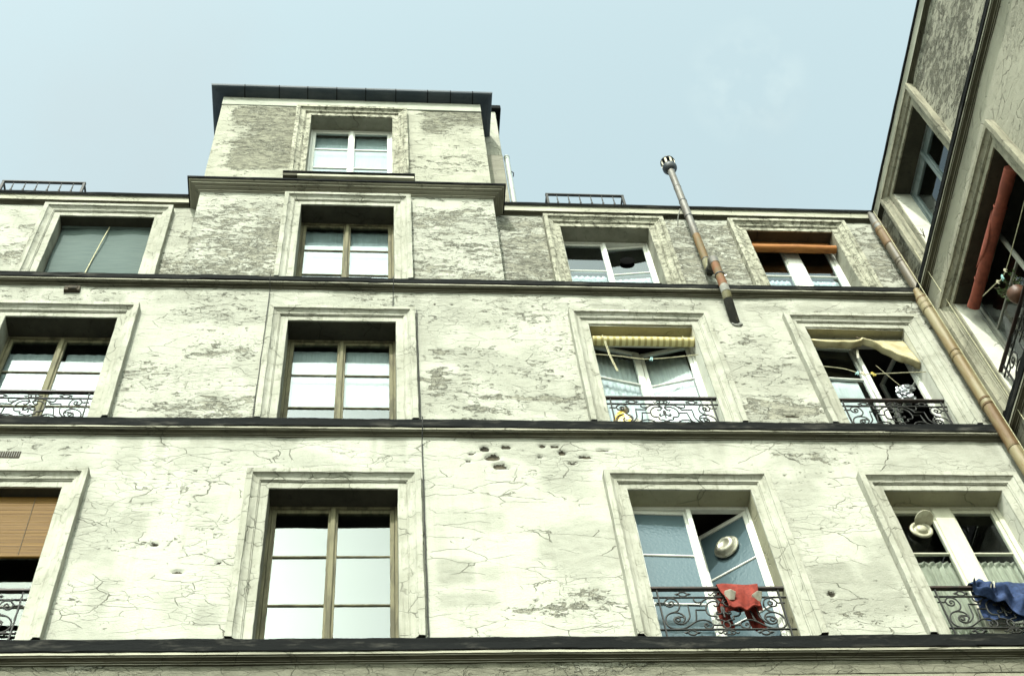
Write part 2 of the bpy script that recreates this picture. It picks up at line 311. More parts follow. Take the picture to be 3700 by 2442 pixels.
# ------------------------------------------------------------------ mesh helpers
def link(name, me, parent=None, mat=None):
    o = bpy.data.objects.new(name, me); COL.objects.link(o)
    if parent: o.parent = parent
    if mat and me:
        for m in ([mat] if isinstance(mat, str) else mat): me.materials.append(MATS[m])
    return o
def empty(name, loc=(0, 0, 0), rz=0, parent=None):
    o = bpy.data.objects.new(name, None); COL.objects.link(o); o.location = loc; o.rotation_euler = (0, 0, rz); o.empty_display_size = .2
    if parent: o.parent = parent
    return o
def tag(o, label=None, cat=None, group=None, kind=None):
    for k, v in (('label', label), ('category', cat), ('group', group), ('kind', kind)):
        if v: o[k] = v
    return o
class MB:
    def __init__(s): s.v = []; s.f = []; s.mi = []; s.sm = []
    def add(s, vs, fs, mi=0, smooth=False):
        b = len(s.v); s.v += [tuple(q) for q in vs]; s.f += [tuple(b+i for i in f) for f in fs]; s.mi += [mi]*len(fs); s.sm += [smooth]*len(fs); return s
    def box(s, x0, x1, y0, y1, z0, z1, mi=0, M=None):
        vs = [(x, y, z) for x in (x0, x1) for y in (y0, y1) for z in (z0, z1)]
        if M: vs = [M @ Vector(q) for q in vs]
        return s.add(vs, [(0, 1, 3, 2), (4, 6, 7, 5), (0, 4, 5, 1), (2, 3, 7, 6), (0, 2, 6, 4), (1, 5, 7, 3)], mi)
    def bbox(s, x0, x1, y0, y1, z0, z1, b=.004, mi=0):
        """box with bevelled front edges (towards -y)"""
        vs = [(x0, y1, z0), (x1, y1, z0), (x1, y1, z1), (x0, y1, z1), (x0, y0+b, z0), (x1, y0+b, z0), (x1, y0+b, z1), (x0, y0+b, z1),
              (x0+b, y0, z0+b), (x1-b, y0, z0+b), (x1-b, y0, z1-b), (x0+b, y0, z1-b)]
        fs = [(0, 3, 2, 1), (0, 1, 5, 4), (1, 2, 6, 5), (2, 3, 7, 6), (3, 0, 4, 7), (4, 5, 9, 8), (5, 6, 10, 9), (6, 7, 11, 10), (7, 4, 8, 11), (8, 9, 10, 11)]
        return s.add(vs, fs, mi)
    def tube(s, pts, r, n=10, mi=0, caps=True, smooth=True):
        pts = [Vector(p) for p in pts]; rr = r if isinstance(r, (list, tuple)) else [r]*len(pts)
        base = len(s.v); d0 = None; ref = Vector((0.31, .77, .55)).normalized(); vs = []
        prev = None
        for i, p in enumerate(pts):
            d = (pts[min(i+1, len(pts)-1)]-pts[max(i-1, 0)]).normalized()
            if prev is None:
                a = d.orthogonal().normalized()
            else:
                a = (prev-d*prev.dot(d)).normalized()
            prev = a; b = d.cross(a)
            for k in range(n):
                th = 2*math.pi*k/n; vs.append(p+(a*math.cos(th)+b*math.sin(th))*rr[i])
        fs = []
        for i in range(len(pts)-1):
            for k in range(n):
                k2 = (k+1) % n; fs.append((i*n+k, i*n+k2, (i+1)*n+k2, (i+1)*n+k))
        s.add(vs, fs, mi, smooth)
        if caps:
            s.add(vs[:n], [tuple(range(n))[::-1]], mi); s.add(vs[-n:], [tuple(range(n))], mi)
        return s
    def lathe(s, prof, c=(0, 0, 0), n=24, mi=0, axis=None, smooth=True):
        """prof: (r, h) along axis"""
        ax = Vector(axis or (0, 0, 1)).normalized(); a = ax.orthogonal().normalized(); b = ax.cross(a); c = Vector(c); vs = []
        for r, h in prof:
            for k in range(n):
                th = 2*math.pi*k/n; vs.append(c+ax*h+(a*math.cos(th)+b*math.sin(th))*r)
        fs = [(i*n+k, i*n+(k+1) % n, (i+1)*n+(k+1) % n, (i+1)*n+k) for i in range(len(prof)-1) for k in range(n)]
        return s.add(vs, fs, mi, smooth)
    def grid(s, P, mi=0, smooth=True):
        """P: rows of points"""
        m, n = len(P), len(P[0]); vs = [q for r in P for q in r]
        return s.add(vs, [(i*n+j, i*n+j+1, (i+1)*n+j+1, (i+1)*n+j) for i in range(m-1) for j in range(n-1)], mi, smooth)
    def mesh(s, name):
        me = bpy.data.meshes.new(name); me.from_pydata(s.v, [], s.f)
        me.polygons.foreach_set('material_index', s.mi); me.polygons.foreach_set('use_smooth', s.sm); me.update(); return me
    def build(s, name, mat, parent=None, loc=None):
        o = link(name, s.mesh(name), parent, mat)
        if loc: o.location = loc
        return o
def catmull(P, k=5):
    P = [Vector(p) for p in P]; out = []
    for i in range(len(P)-1):
        p0, p1, p2, p3 = P[max(i-1, 0)], P[i], P[i+1], P[min(i+2, len(P)-1)]
        for j in range(k):
            t = j/k; out.append(.5*((2*p1)+(p2-p0)*t+(2*p0-5*p1+4*p2-p3)*t*t+(3*p1-p0-3*p2+p3)*t**3))
    return out+[P[-1]]

# ---------------- walls: fine grid with the openings left out, weather stored as attributes and relief
def wall(name, mat, parent, y, u0, u1, z0, z1, ops, fields, step=.025, seed=0, relief=1.0):
    def lines(a, b, marks):
        ks = sorted({a, b, *[m for m in marks if a < m < b]}); out = []
        for p, q in zip(ks[:-1], ks[1:]):
            n = max(1, int(math.ceil((q-p)/step))); out += [p+(q-p)*i/n for i in range(n)]
        return np.array(out+[b])
    us = lines(u0, u1, [v for o in ops for v in o[:2]]); zs = lines(z0, z1, [v for o in ops for v in o[2:4]])
    U, Z = np.meshgrid(us, zs, indexing='ij'); f = fields(U, Z, seed)
    d = (fbm(U*1.3, Z*1.3, seed+40, 3)-.5)*.022+(fbm(U*7, Z*12, seed+50, 3)-.5)*.007
    pm = sm(f['peel']+(fbm(U*9, Z*20, seed+9, 3)-.5)*.6, .5, .6)
    d = d-pm*.006-sm(f['hole'], .35, .6)*.03
    Y = y-d*relief
    V = np.stack([U, Y, Z], -1).reshape(-1, 3); nu, nz = len(us), len(zs)
    keep = np.ones((nu-1, nz-1), bool); uc = (us[:-1]+us[1:])/2; zc = (zs[:-1]+zs[1:])/2
    for o in ops:
        keep &= ~(((uc > o[0]) & (uc < o[1]))[:, None] & ((zc > o[2]) & (zc < o[3]))[None, :])
    I, J = np.nonzero(keep); F = np.stack([I*nz+J, (I+1)*nz+J, (I+1)*nz+J+1, I*nz+J+1], 1)
    me = bpy.data.meshes.new(name); me.vertices.add(len(V)); me.vertices.foreach_set('co', V.astype(np.float32).ravel())
    me.loops.add(F.size); me.loops.foreach_set('vertex_index', F.astype(np.int32).ravel())
    me.polygons.add(len(F)); me.polygons.foreach_set('loop_start', np.arange(0, F.size, 4, dtype=np.int32)); me.polygons.foreach_set('loop_total', np.full(len(F), 4, np.int32))
    me.polygons.foreach_set('use_smooth', np.ones(len(F), bool)); me.update(calc_edges=True); me.validate()
    for k in ('peel', 'dirt', 'grime', 'hole'):
        a = me.attributes.new(k, 'FLOAT', 'POINT'); a.data.foreach_set('value', np.clip(f[k], -1, 2).astype(np.float32).ravel())
    return link(name, me, parent, mat)
def G(U, Z, u, z, a, b): return np.exp(-(((U-u)/a)**2+((Z-z)/b)**2))
def rectp(U, Z, u0, u1, z0, z1, s=.05): return sm(U, u0-s, u0+s)*(1-sm(U, u1-s, u1+s))*sm(Z, z0-s, z0+s)*(1-sm(Z, z1-s, z1+s))

# ---------------- swept mouldings
def sweep(name, mats, parent, path, prof, mi, seg=None, step=.09, jit=.003, seed=1, wob=.006, caps=False):
    """path: list of xy; outward is to the right of travel; prof: (p outward, z); mi: material per profile span"""
    P = [Vector((a, b)) for a, b in path]; n = len(P)
    nor = [Vector(((P[i+1]-P[i]).normalized().y, -(P[i+1]-P[i]).normalized().x)) for i in range(n-1)]
    def mit(i):
        if i == 0: return nor[0]
        if i == n-1: return nor[-1]
        m = nor[i-1]+nor[i]; return m/(m.dot(nor[i]))
    rows = []; s0 = 0
    for i in range(n-1):
        if seg is not None and i not in seg: continue
        ln = (P[i+1]-P[i]).length; k = max(1, int(ln/step))
        for j in range(k+1):
            if j == 0 and rows and not (seg is not None and i-1 not in seg): continue
            t = j/k
            nv = mit(i)*(1-t)+mit(i+1)*t if False else (mit(i) if j == 0 else mit(i+1) if j == k else nor[i])
            q = P[i]+(P[i+1]-P[i])*t; s = s0+ln*t
            rows.append((q, nv, s, j in (0, k)))
        s0 += ln
    V = []
    for q, nv, s, edge in rows:
        w = n1(s*.9, seed)*wob*2
        r = []
        for m, (p, z) in enumerate(prof):
            dp = n1(s*5+m*7.7, seed+m)*jit*2 if p > .004 else 0; dz = n1(s*6+m*3.3, seed+m+50)*jit*2
            xy = q+nv*(p+dp); r.append((xy.x, xy.y, z+w+dz))
        V.append(r)
    mb = MB(); m = len(prof)
    vs = [p for r in V for p in r]; mb.v = vs
    for i in range(len(V)-1):
        for j in range(m-1):
            mb.f.append((i*m+j, (i+1)*m+j, (i+1)*m+j+1, i*m+j+1)); mb.mi.append(mi[j]); mb.sm.append(False)
    if caps:
        for i in (0, len(V)-1):
            fc = tuple(i*m+j for j in range(m)); mb.f.append(fc if i else fc[::-1]); mb.mi.append(mi[0]); mb.sm.append(False)
    return mb.build(name, mats, parent)

def surround(parent, x0, x1, zs, zh, y, mat='surround_stone', w=.228, seed=1, label=None, outer=True):
    prof = [(.0, -.001), (.0, .016), (.004, .020), (.084, .020), (.087, .034), (.096, .036), (.099, .046), (.114, .048), (.132, .054), (.150, .066), (.160, .076), (.164, .078), (.167, .092), (.172, .094), (w-.004, .094), (w, .090), (w, -.03)]
    rows = []; k1 = int((zh-zs)/.07); k2 = int((x1-x0)/.07)
    def pt(t, h, q, s):
        jt = n1(s*4+t*60, seed)*.007; jh = n1(s*5+t*40, seed+9)*.007
        if h < 0: jt = jh = 0
        return q, t+jt, h+jh
    for i in range(k1+1): rows.append((0, zs+(zh-zs)*i/k1))
    for i in range(1, k2): rows.append((1, x0+(x1-x0)*i/k2))
    for i in range(k1+1): rows.append((2, zh-(zh-zs)*i/k1))
    V = []
    for n_, (side, c) in enumerate(rows):
        s = n_*.07; r = []
        top = (side != 1 and abs(c-zh) < 1e-6)
        for t, h in prof:
            jt = (n1(s*4+t*60, seed)*.010+n1(s*14+t*30, seed+3)*.006) if h > 0 else 0; jh = (n1(s*5+t*40, seed+9)*.009+n1(s*16+t*25, seed+5)*.006) if h > 0 else 0
            tt, hh = t+jt, h+jh
            if side == 0: r.append((x0-tt, y-hh, zh+tt if top else c))
            elif side == 1: r.append((c, y-hh, zh+tt))
            else: r.append((x1+tt, y-hh, zh+tt if top else c))
        V.append(r)
    mb = MB().grid([r for r in V], 0, False)
    o = mb.build('window_surround', mat, parent)
    if label: o['label'] = label
    return o
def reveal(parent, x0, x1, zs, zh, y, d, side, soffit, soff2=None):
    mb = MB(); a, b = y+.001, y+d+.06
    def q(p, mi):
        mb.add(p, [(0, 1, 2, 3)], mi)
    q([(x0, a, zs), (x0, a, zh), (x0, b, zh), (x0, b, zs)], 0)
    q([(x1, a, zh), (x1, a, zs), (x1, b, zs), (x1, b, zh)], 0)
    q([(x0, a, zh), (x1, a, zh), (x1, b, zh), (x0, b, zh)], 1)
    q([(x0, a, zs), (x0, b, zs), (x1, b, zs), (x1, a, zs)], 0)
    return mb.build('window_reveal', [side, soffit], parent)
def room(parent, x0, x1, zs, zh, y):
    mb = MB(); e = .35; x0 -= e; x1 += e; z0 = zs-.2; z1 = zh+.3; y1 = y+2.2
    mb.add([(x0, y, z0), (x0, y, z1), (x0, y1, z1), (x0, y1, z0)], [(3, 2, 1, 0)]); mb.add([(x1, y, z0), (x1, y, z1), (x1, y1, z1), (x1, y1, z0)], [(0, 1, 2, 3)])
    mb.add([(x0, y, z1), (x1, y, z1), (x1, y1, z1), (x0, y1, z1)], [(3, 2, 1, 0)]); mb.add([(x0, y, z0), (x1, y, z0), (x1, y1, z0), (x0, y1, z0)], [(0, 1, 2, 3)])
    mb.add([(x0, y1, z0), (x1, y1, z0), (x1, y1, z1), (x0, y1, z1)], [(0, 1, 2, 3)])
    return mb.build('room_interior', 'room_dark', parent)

def window(parent, x0, x1, zs, zh, y, d, bars, wood='paint_white', gl='glass_clear', ang=(0, 0), mid=.05, label=None, top=.05, grs=None, side_w=.028, rmats=None, gl2=None, skip=()):
    """two inward casements; bars: heights of the glazing bars"""
    yf = y+d
    mb = MB(); fw = side_w
    mb.bbox(x0-.02, x0+fw, yf, yf+.07, zs, zh+.02); mb.bbox(x1-fw, x1+.02, yf, yf+.07, zs, zh+.02); mb.bbox(x0+fw, x1-fw, yf+.003, yf+.07, zh-.035, zh+.02)
    mb.bbox(x0+fw, x1-fw, yf-.01, yf+.07, zs-.02, zs+.06)
    fr = mb.build('window', wood, parent)
    if label: fr['label'] = label
    W_ = (x1-x0-2*fw)/2; st = .046; ms = .046
    zb, zt = zs+.065, zh-.038
    for sgn in (1, -1):
        a = ang[0 if sgn > 0 else 1]; hx = x0+fw if sgn > 0 else x1-fw
        M = Matrix.Translation((hx, yf+.02, 0)) @ Matrix.Rotation(R_(a)*sgn, 4, 'Z')
        wl = W_-.002 if mid < .08 else W_-mid/2+.02
        ms = .046 if not (sgn > 0 and a > 8) else .085
        if sgn > 0 and a > 8: wl += .03
        def L_(a0, a1): return (a0, a1) if sgn > 0 else (-a1, -a0)
        sb = MB(); gap = .002
        for p, q in ((gap, st), (wl-ms, wl-gap)):
            c0, c1 = L_(p, q); sb.bbox(c0, c1, -.008, .037, zb, zt)
        c0, c1 = L_(st, wl-ms); sb.bbox(c0, c1, -.005, .035, zt-top, zt); sb.bbox(c0, c1, -.005, .035, zb, zb+.09)
        so = sb.build('sash', wood, fr); so.matrix_local = M
        zz = [zb+.09]+sorted(bars)+[zt-top]
        for b in sorted(bars):
            bo = MB().bbox(c0, c1, -.004, .03, b-.012, b+.012, .006).build('glazing_bar', wood, fr); bo.matrix_local = M
        for i in range(len(zz)-1):
            if (sgn, i) in skip: continue
            lo = zz[i]+(.012 if i else 0); hi = zz[i+1]-(.012 if i < len(zz)-2 else 0)
            if hi-lo < .03: continue
            zc = (lo+hi)/2; xc = (c0+c1)/2
            po = MB().box(c0-xc, c1-xc, .010, .014, lo-zc, hi-zc).build('pane', (gl2 if (gl2 and sgn < 0) else gl), fr)
            # old glass sits at slightly different angles in its putty
            po.matrix_local = M @ Matrix.Translation((xc, 0, zc)) @ Matrix.Rotation(random.uniform(-.008, .008), 4, 'X') @ Matrix.Rotation(random.uniform(-.004, .004), 4, 'Z')
    if ang == (0, 0) or mid >= .08 or ang[0] < 8:
        xm = (x0+x1)/2; hw = mid/2
        MB().bbox(xm-hw, xm+hw, yf-.012, yf+.02, zb, zt, .008).build('meeting_cover', wood, fr)
    return fr

# ------------------------------------------------------------------ the setting
g = MB(); g.add([(-400, -400, 0), (400, -400, 0), (400, 400, 0), (-400, 400, 0)], [(0, 1, 2, 3)])
tag(g.build('courtyard_ground', 'asphalt'), kind='structure')

# ------------------------------------------------------------------ main building
B = tag(empty('apartment_building'), 'weathered pale plaster apartment house with square attic tower and black string courses', 'building')
WY = .29           # the top storey steps back on either side of the tower
f1 = dict(zs=10.66, zh=12.835); f2 = dict(zs=13.86, zh=16.01); f3 = dict(zs=17.0, zh=19.02); f4 = dict(zs=19.86, zh=22.03); f3w = dict(zs=17.2, zh=19.10)
XW = [(-4.262, -2.998), (-1.010, .252), (2.562, 3.826), (5.222, 6.478)]
XW2 = [(-4.226, -2.966), (-1.012, .249), (2.548, 3.808), (5.204, 6.440)]
XW3 = [(-4.229, -2.980), None, (2.546, 3.794), (5.180, 6.427)]

def fields_main(U, Z, s):
    p = .31+.55*(fbm(U*1.1, Z*2.6, s+1, 5)-.5)
    low = Z < 13.75
    base = np.where(low, -.16, -.045)
    p = p+base
    above = np.where(low, Z-10.62, Z-13.85)          # height above the string course
    nb = fbm(U*1.1, Z*.2+9, s+3, 3)
    p = p+.34*np.exp(-above/.20)*(nb*1.6)
    for (u, z, a, b, k) in [(1.15, 14.26, .5, .09, .36), (1.6, 14.47, .45, .06, .40), (2.15, 14.42, .25, .10, .34), (4.58, 14.30, .42, .13, .40), (4.6, 14.5, .38, .1, .22),
                            (.72, 15.35, .12, .1, .30), (.70, 14.8, .12, .25, .30), (1.2, 15.4, .35, .12, .16), (-1.75, 15.3, .38, .16, .26), (-2.1, 14.9, .35, .12, .18), (-1.9, 14.25, .6, .16, .18),
                            (-2.2, 12.0, .35, .12, .22), (1.5, 11.1, .35, .08, .26), (2.0, 11.3, .4, .25, .24), (1.25, 13.38, .4, .16, .14), (4.3, 11.0, .45, .14, .18), (4.7, 13.4, .35, .1, .2), (4.2, 13.45, .3, .08, .16), (-3.4, 16.4, .8, .12, .1), (6.75, 16.5, .2, .1, .3)]:
        p = p+k*G(U, Z, u, z, a, b)
    d = .55*sm(fbm(U*1.6, Z*1.6, s+7, 3), .47, .66)
    for (a, b, c, e, k) in [(4.12, 4.56, 11.38, 11.74, .8), (4.62, 4.95, 11.36, 11.72, .75), (4.2, 4.62, 11.0, 11.28, .7), (4.68, 4.98, 11.02, 11.34, .75), (4.1, 4.5, 12.15, 12.6, .3),
                            (.62, .95, 12.25, 12.55, .4), (1.02, 1.3, 12.2, 12.5, .4), (.6, .95, 11.45, 11.8, .75), (.98, 1.2, 11.5, 11.7, .5), (.6, 1.15, 11.15, 11.33, .6), (1.95, 2.25, 11.85, 12.1, .6), (2.0, 2.28, 11.65, 11.8, .5), (.6, .72, 11.9, 12.3, .4),
                            (-2.4, -2.1, 12.1, 12.5, .6), (-2.35, -2.05, 12.55, 12.75, .5), (-1.55, -1.3, 10.9, 11.2, .6), (-2.45, -2.2, 11.4, 11.6, .4), (-1.75, -1.45, 12.55, 12.75, .45), (-2.5, -2.3, 11.0, 11.5, .5), (-1.7, -1.4, 12.2, 12.4, .35),
                            (2.62, 3.05, 16.36, 16.56, .85), (3.12, 3.42, 16.36, 16.55, .8), (3.48, 4.1, 16.36, 16.57, .8), (4.55, 5.1, 16.4, 16.58, .75), (5.2, 5.75, 16.38, 16.58, .75), (5.85, 6.3, 16.38, 16.56, .7), (2.1, 2.5, 16.35, 16.5, .4),
                            (-3.35, -2.95, 16.35, 16.6, .7), (-3.9, -3.45, 16.35, 16.6, .6), (-2.6, -1.9, 16.35, 16.58, .55), (-.9, .1, 16.35, 16.58, .5), (-2.6, -2.3, 13.1, 13.5, .45), (-2.0, -1.75, 13.15, 13.6, .45), (-3.6, -2.8, 13.1, 13.3, .5), (5.2, 6.6, 13.2, 13.6, .3), (4.25, 4.75, 14.7, 15.9, .35)]:
        d = np.maximum(d, k*rectp(U, Z, a, b, c, e, .06))
    topd = np.where(low, 13.66-Z, 16.68-Z)
    d = np.maximum(d, .75*sm(fbm(U*4.5, Z*.35, s+31, 3), .46, .62)*np.exp(-np.maximum(topd, 0)/.38))
    gr = .55*np.exp(-above/.12)*(.4+1.1*nb)+.16*np.exp(-above/.4)
    for (u, z, a, b, k) in [(4.6, 14.12, .5, .13, .32), (1.9, 14.40, .4, .08, .25), (4.6, 14.35, .45, .12, .2), (2.1, 10.75, .5, .10, .2), (-.9, 16.62, .5, .04, .2)]:
        gr = gr+k*G(U, Z, u, z, a, b)
    h = np.zeros_like(U)
    for (u, z, a, b) in [(1.16, 13.53, .075, .065), (1.382, 13.566, .09, .04), (1.23, 13.385, .12, .075), (1.30, 13.235, .11, .07), (1.767, 13.59, .06, .035), (1.903, 13.58, .075, .035), (1.725, 13.408, .05, .03), (1.964, 13.475, .07, .05), (1.36, 13.21, .07, .03),
                        (2.05, 13.29, .10, .02), (2.2, 13.40, .11, .035), (2.4, 13.52, .10, .018), (1.02, 13.45, .04, .03), (.98, 13.33, .04, .03), (4.26, 11.31, .06, .05), (4.58, 14.17, .16, .035), (.93, 16.45, .03, .02), (.72, 16.46, .03, .02), (-1.4, 11.75, .04, .025), (-1.75, 11.62, .08, .02), (-2.0, 12.0, .05, .03)]:
        h = np.maximum(h, .84*G(U, Z, u, z, a*.88, b*.95))
    return dict(peel=p, dirt=d, grime=gr, hole=h)
def fields_top(U, Z, s):
    p = .47+.6*(fbm(U*1.5, Z*3.4, s+1, 5)-.5)
    p = p+.10*np.exp(-(Z-17.1)/.3)+.10*sm(Z, 18.9, 18.4)*0
    p = p-.22*sm(Z, 18.75, 19.15)*(U < 1.7)+.10*G(U, Z, 1.2, 18.7, .5, .4)+.12*G(U, Z, 4.5, 18.4, .5, .9)+.08*G(U, Z, 2.0, 18.3, .4, .9)-.16*G(U, Z, -4.9, 18.4, .6, 1.2)-.12*G(U, Z, -2.6, 18.7, .3, .8)
    d = .5*sm(fbm(U*1.9, Z*1.9, s+7, 3), .45, .65)
    gr = .30*np.exp(-(Z-17.2)/.3)+.20*sm(fbm(U*2.5, Z*3, s+11, 3), .5, .75)+.25*np.exp(-np.abs(Z-19.4)/.06)*(U > 1.7)
    return dict(peel=p, dirt=d, grime=gr, hole=U*0)
def fields_attic(U, Z, s):
    p = .48+.6*(fbm(U*1.2, Z*2.4, s+1, 5)-.5)
    n = (fbm(U*1.1, Z*1.1, s+5, 4)-.5)*.5
    left = sm(U+n*.7, -2.2, -2.0)*(1-sm(U+n*.5, -1.22, -1.08))*sm(Z+n*.6, 20.05, 20.22)*(1-sm(Z+n*.4, 22.25, 22.4))
    left = left*(1-.9*G(U, Z, -2.05, 21.45, .28, .22))
    p = p*.55+.42*left
    rt = sm(Z+.25*np.sin(U*3)+n, 21.55, 21.75)*sm(U, .6, .8)
    p = p+.30*rt+.08*sm(fbm(U*1.7, Z*2.6, s+21, 4), .45, .6)+.13*G(U, Z, 1.1, 20.7, .45, .12)+.10*G(U, Z, 1.0, 21.1, .4, .06)
    d = .6*left+.9*rt+.3*sm(fbm(U*2, Z*3.5, s+8, 3), .5, .65)
    return dict(peel=p, dirt=d, grime=.12*np.exp(-(Z-19.8)/.3)+.1*left, hole=U*0)
def fields_wing(U, Z, s):
    p = .30+.5*(fbm(U*1.2, Z*2.4, s+1, 4)-.5)+np.where(Z > 16.8, .16, -.12)
    p = p+.15*np.exp(-np.abs(Z-17.3)/.5)*(Z > 16.8)
    return dict(peel=p, dirt=.6*sm(fbm(U*1.2, Z*1.2, s+7, 3), .4, .7), grime=.18*np.exp(-np.abs(Z-17.0)/.3)*(Z > 16.8)+.1, hole=U*0)

ops1 = [(*x, f1['zs'], f1['zh']) for x in XW]; ops2 = [(*x, f2['zs'], f2['zh']) for x in XW2]
wl_low = wall('wall', 'plaster_low', B, 0, -6.6, 6.95, 10.30, 13.74, ops1, fields_main, .025, 1)
wl_mid = wall('wall', 'plaster_mid', B, 0, -6.6, 6.95, 13.74, 16.80, ops2, fields_main, .025, 2)
TX0, TX1 = -2.385, 1.612
wall('wall', 'plaster_top', B, 0, TX0, TX1, 16.80, 19.40, [(-1.010, .238, f3['zs'], f3['zh'])], fields_top, .02, 3)
wall('wall', 'plaster_attic', B, 0, TX0, TX1, 19.40, 22.66, [(-1.006, .226, f4['zs'], f4['zh'])], fields_attic, .02, 4)
wall('wall', 'plaster_top', B, WY, -6.6, TX0+.02, 16.72, 19.62, [(*XW3[0], f3w['zs'], f3w['zh'])], fields_top, .022, 5)
wall('wall', 'plaster_top', B, WY, TX1-.02, 7.24, 16.72, 19.62, [(*XW3[2], f3w['zs'], f3w['zh']), (*XW3[3], f3w['zs'], f3w['zh'])], fields_top, .022, 6)
mb = MB(); mb.box(-6.6, 6.95, .012, .3, 0, 10.31); mb.build('wall', 'render_lower', B)['label'] = 'dull buff render below the lowest string course'
# tower flanks and hidden core, roof slopes behind the eaves
mb = MB()
mb.add([(TX0, 0, 16.7), (TX0, 3.4, 16.7), (TX0, 3.4, 22.7), (TX0, 0, 22.7)], [(0, 1, 2, 3)]); mb.add([(TX1, 0, 16.7), (TX1, 3.4, 16.7), (TX1, 3.4, 22.7), (TX1, 0, 22.7)], [(3, 2, 1, 0)])
mb.build('tower_flank', 'frieze', B)
mb = MB()
for a, b in ((-6.6, TX0), (TX1, 9.5)):
    mb.add([(a, WY-.1, 19.58), (b, WY-.1, 19.58), (b, 2.6, 21.7), (a, 2.6, 21.7)], [(0, 1, 2, 3)])
mb.build('roof', 'roof_zinc', B)
mb = MB(); mb.add([(-2.55, -.17, 22.74), (1.78, -.17, 22.74), (1.4, 3.4, 23.0), (-2.2, 3.4, 23.0)], [(0, 1, 2, 3)]); mb.build('roof', 'roof_zinc', B)

# string courses
def string_course(parent, path, z, p, top, seg=None, seed=1, zincsec=True):
    b = z-.038; e = p-.006          # z: underside of the lit edge
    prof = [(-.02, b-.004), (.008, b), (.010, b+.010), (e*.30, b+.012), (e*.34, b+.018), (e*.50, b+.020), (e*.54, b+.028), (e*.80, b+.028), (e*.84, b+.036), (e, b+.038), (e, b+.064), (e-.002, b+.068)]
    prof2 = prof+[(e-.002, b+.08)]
    mi = [0, 2, 0, 2, 0, 0, 0, 2, 0, 1, 0, 0]  # grey risers painted as lit ledges, outer strip in the sunlit tone
    o = sweep('string_course', ['cornice_soot_shade', 'cornice_lit_edge', 'cornice_grey'], parent, path, prof2, mi, seg, seed=seed)
    # lead flashing over it, in lapped lengths
    zp = [(e-.008, b+.069), (p+.001, b+.067), (p+.003, b+.078), (p-.002, (b+.09+top)/2), (p-.001, top-.02), (p-.006, top-.004), (p-.014, top), (-.02, top+.030), (-.30, top+.045)]
    P = [Vector(q) for q in path]; rnd = random.Random(seed)
    for i in (seg if seg is not None else range(len(P)-1)):
        d = (P[i+1]-P[i]); ln = d.length; d = d/ln; t = 0; parts = []
        while t < ln-.01:
            w = min(ln-t, rnd.uniform(1.3, 2.1))
            if ln-t-w < .5: w = ln-t
            parts.append((t, t+w)); t += w
        for k_, (t0, t1) in enumerate(parts):
            a = P[i]+d*(t0-(.03 if t0 > 0 else 0)); c = P[i]+d*t1
            pa = [a, c]; sg = [0]
            if t0 == 0 and i > 0: pa = [P[i-1]]+pa; sg = [1]
            if t1 >= ln-.001 and i < len(P)-2: pa = pa+[P[i+2]]
            off = rnd.uniform(-.002, .004)+(.004 if k_ % 2 else 0)
            sweep('flashing', 'zinc_black', o, [tuple(q) for q in pa], [(q[0]+off, q[1]+off*.4) for q in zp], [0]*8, sg, seed=seed+k_+5, jit=.007, wob=.013)
    return o
PATH = [(-6.6, 0), (6.95, 0), (6.95, -7.5)]
SC = [(10.493, .090, 10.676), (13.745, .097, 13.922), (16.768, .098, 16.910)]
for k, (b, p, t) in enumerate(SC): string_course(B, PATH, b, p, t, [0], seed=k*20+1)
# eaves of the set-back wings: pale coved fascia under a black gutter edge
def eave(parent, path, z, seg, seed, caps=False):
    prof = [(-.02, z-.004), (.010, z), (.012, z+.012), (.024, z+.014), (.028, z+.022), (.044, z+.022), (.048, z+.032), (.062, z+.034), (.064, z+.042), (.066, z+.08), (.072, z+.13), (.082, z+.178)]
    o = sweep('eave_cornice', ['cornice_soot_shade', 'eave_fascia'], parent, path, prof, [0]*8+[1]*3, seg, seed=seed, wob=.004, caps=caps)
    gp = [(.07, z+.176), (.094, z+.173), (.100, z+.182), (.102, z+.215), (.096, z+.232), (.0, z+.236), (-.25, z+.26)]
    sweep('gutter_edge', 'zinc_black', o, path, gp, [0]*6, seg, seed=seed+3, jit=.004, wob=.009)
    return o
EP = [(-6.6, WY), (TX0, WY)]; eave(B, EP, 19.43, [0], 71)
ER = [(TX1, WY), (7.24, WY), (7.24, -7.5)]; eave(B, ER, 19.425, [0], 75)
# tower cornice, returned round both sides
TP = [(TX0, 1.6), (TX0, 0), (TX1, 0), (TX1, 1.6)]
z = 19.335
tprof = [(-.02, z-.002), (.010, z), (.012, z+.014), (.026, z+.016), (.030, z+.034), (.052, z+.036), (.056, z+.040), (.074, z+.042), (.076, z+.058), (.086, z+.060), (.120, z+.062), (.122, z+.086), (.126, z+.088), (.144, z+.090), (.156, z+.098), (.160, z+.112)]
tcn = sweep('tower_cornice', ['cornice_grey', 'cornice_lit_edge', 'cornice_soot_shade'], B, TP, tprof, [0, 0, 0, 1, 0, 0, 0, 1, 0, 0, 1, 0, 0, 1, 1], None, seed=91, jit=.002, wob=.003)  # pale strips have the sunlit look painted into their colour
sweep('flashing', 'zinc_black', tcn, TP, [(.154, z+.106), (.172, z+.104), (.176, z+.108), (.177, z+.146), (.168, z+.154), (-.01, z+.215)], [0]*5, None, seed=95, jit=.002, wob=.005)
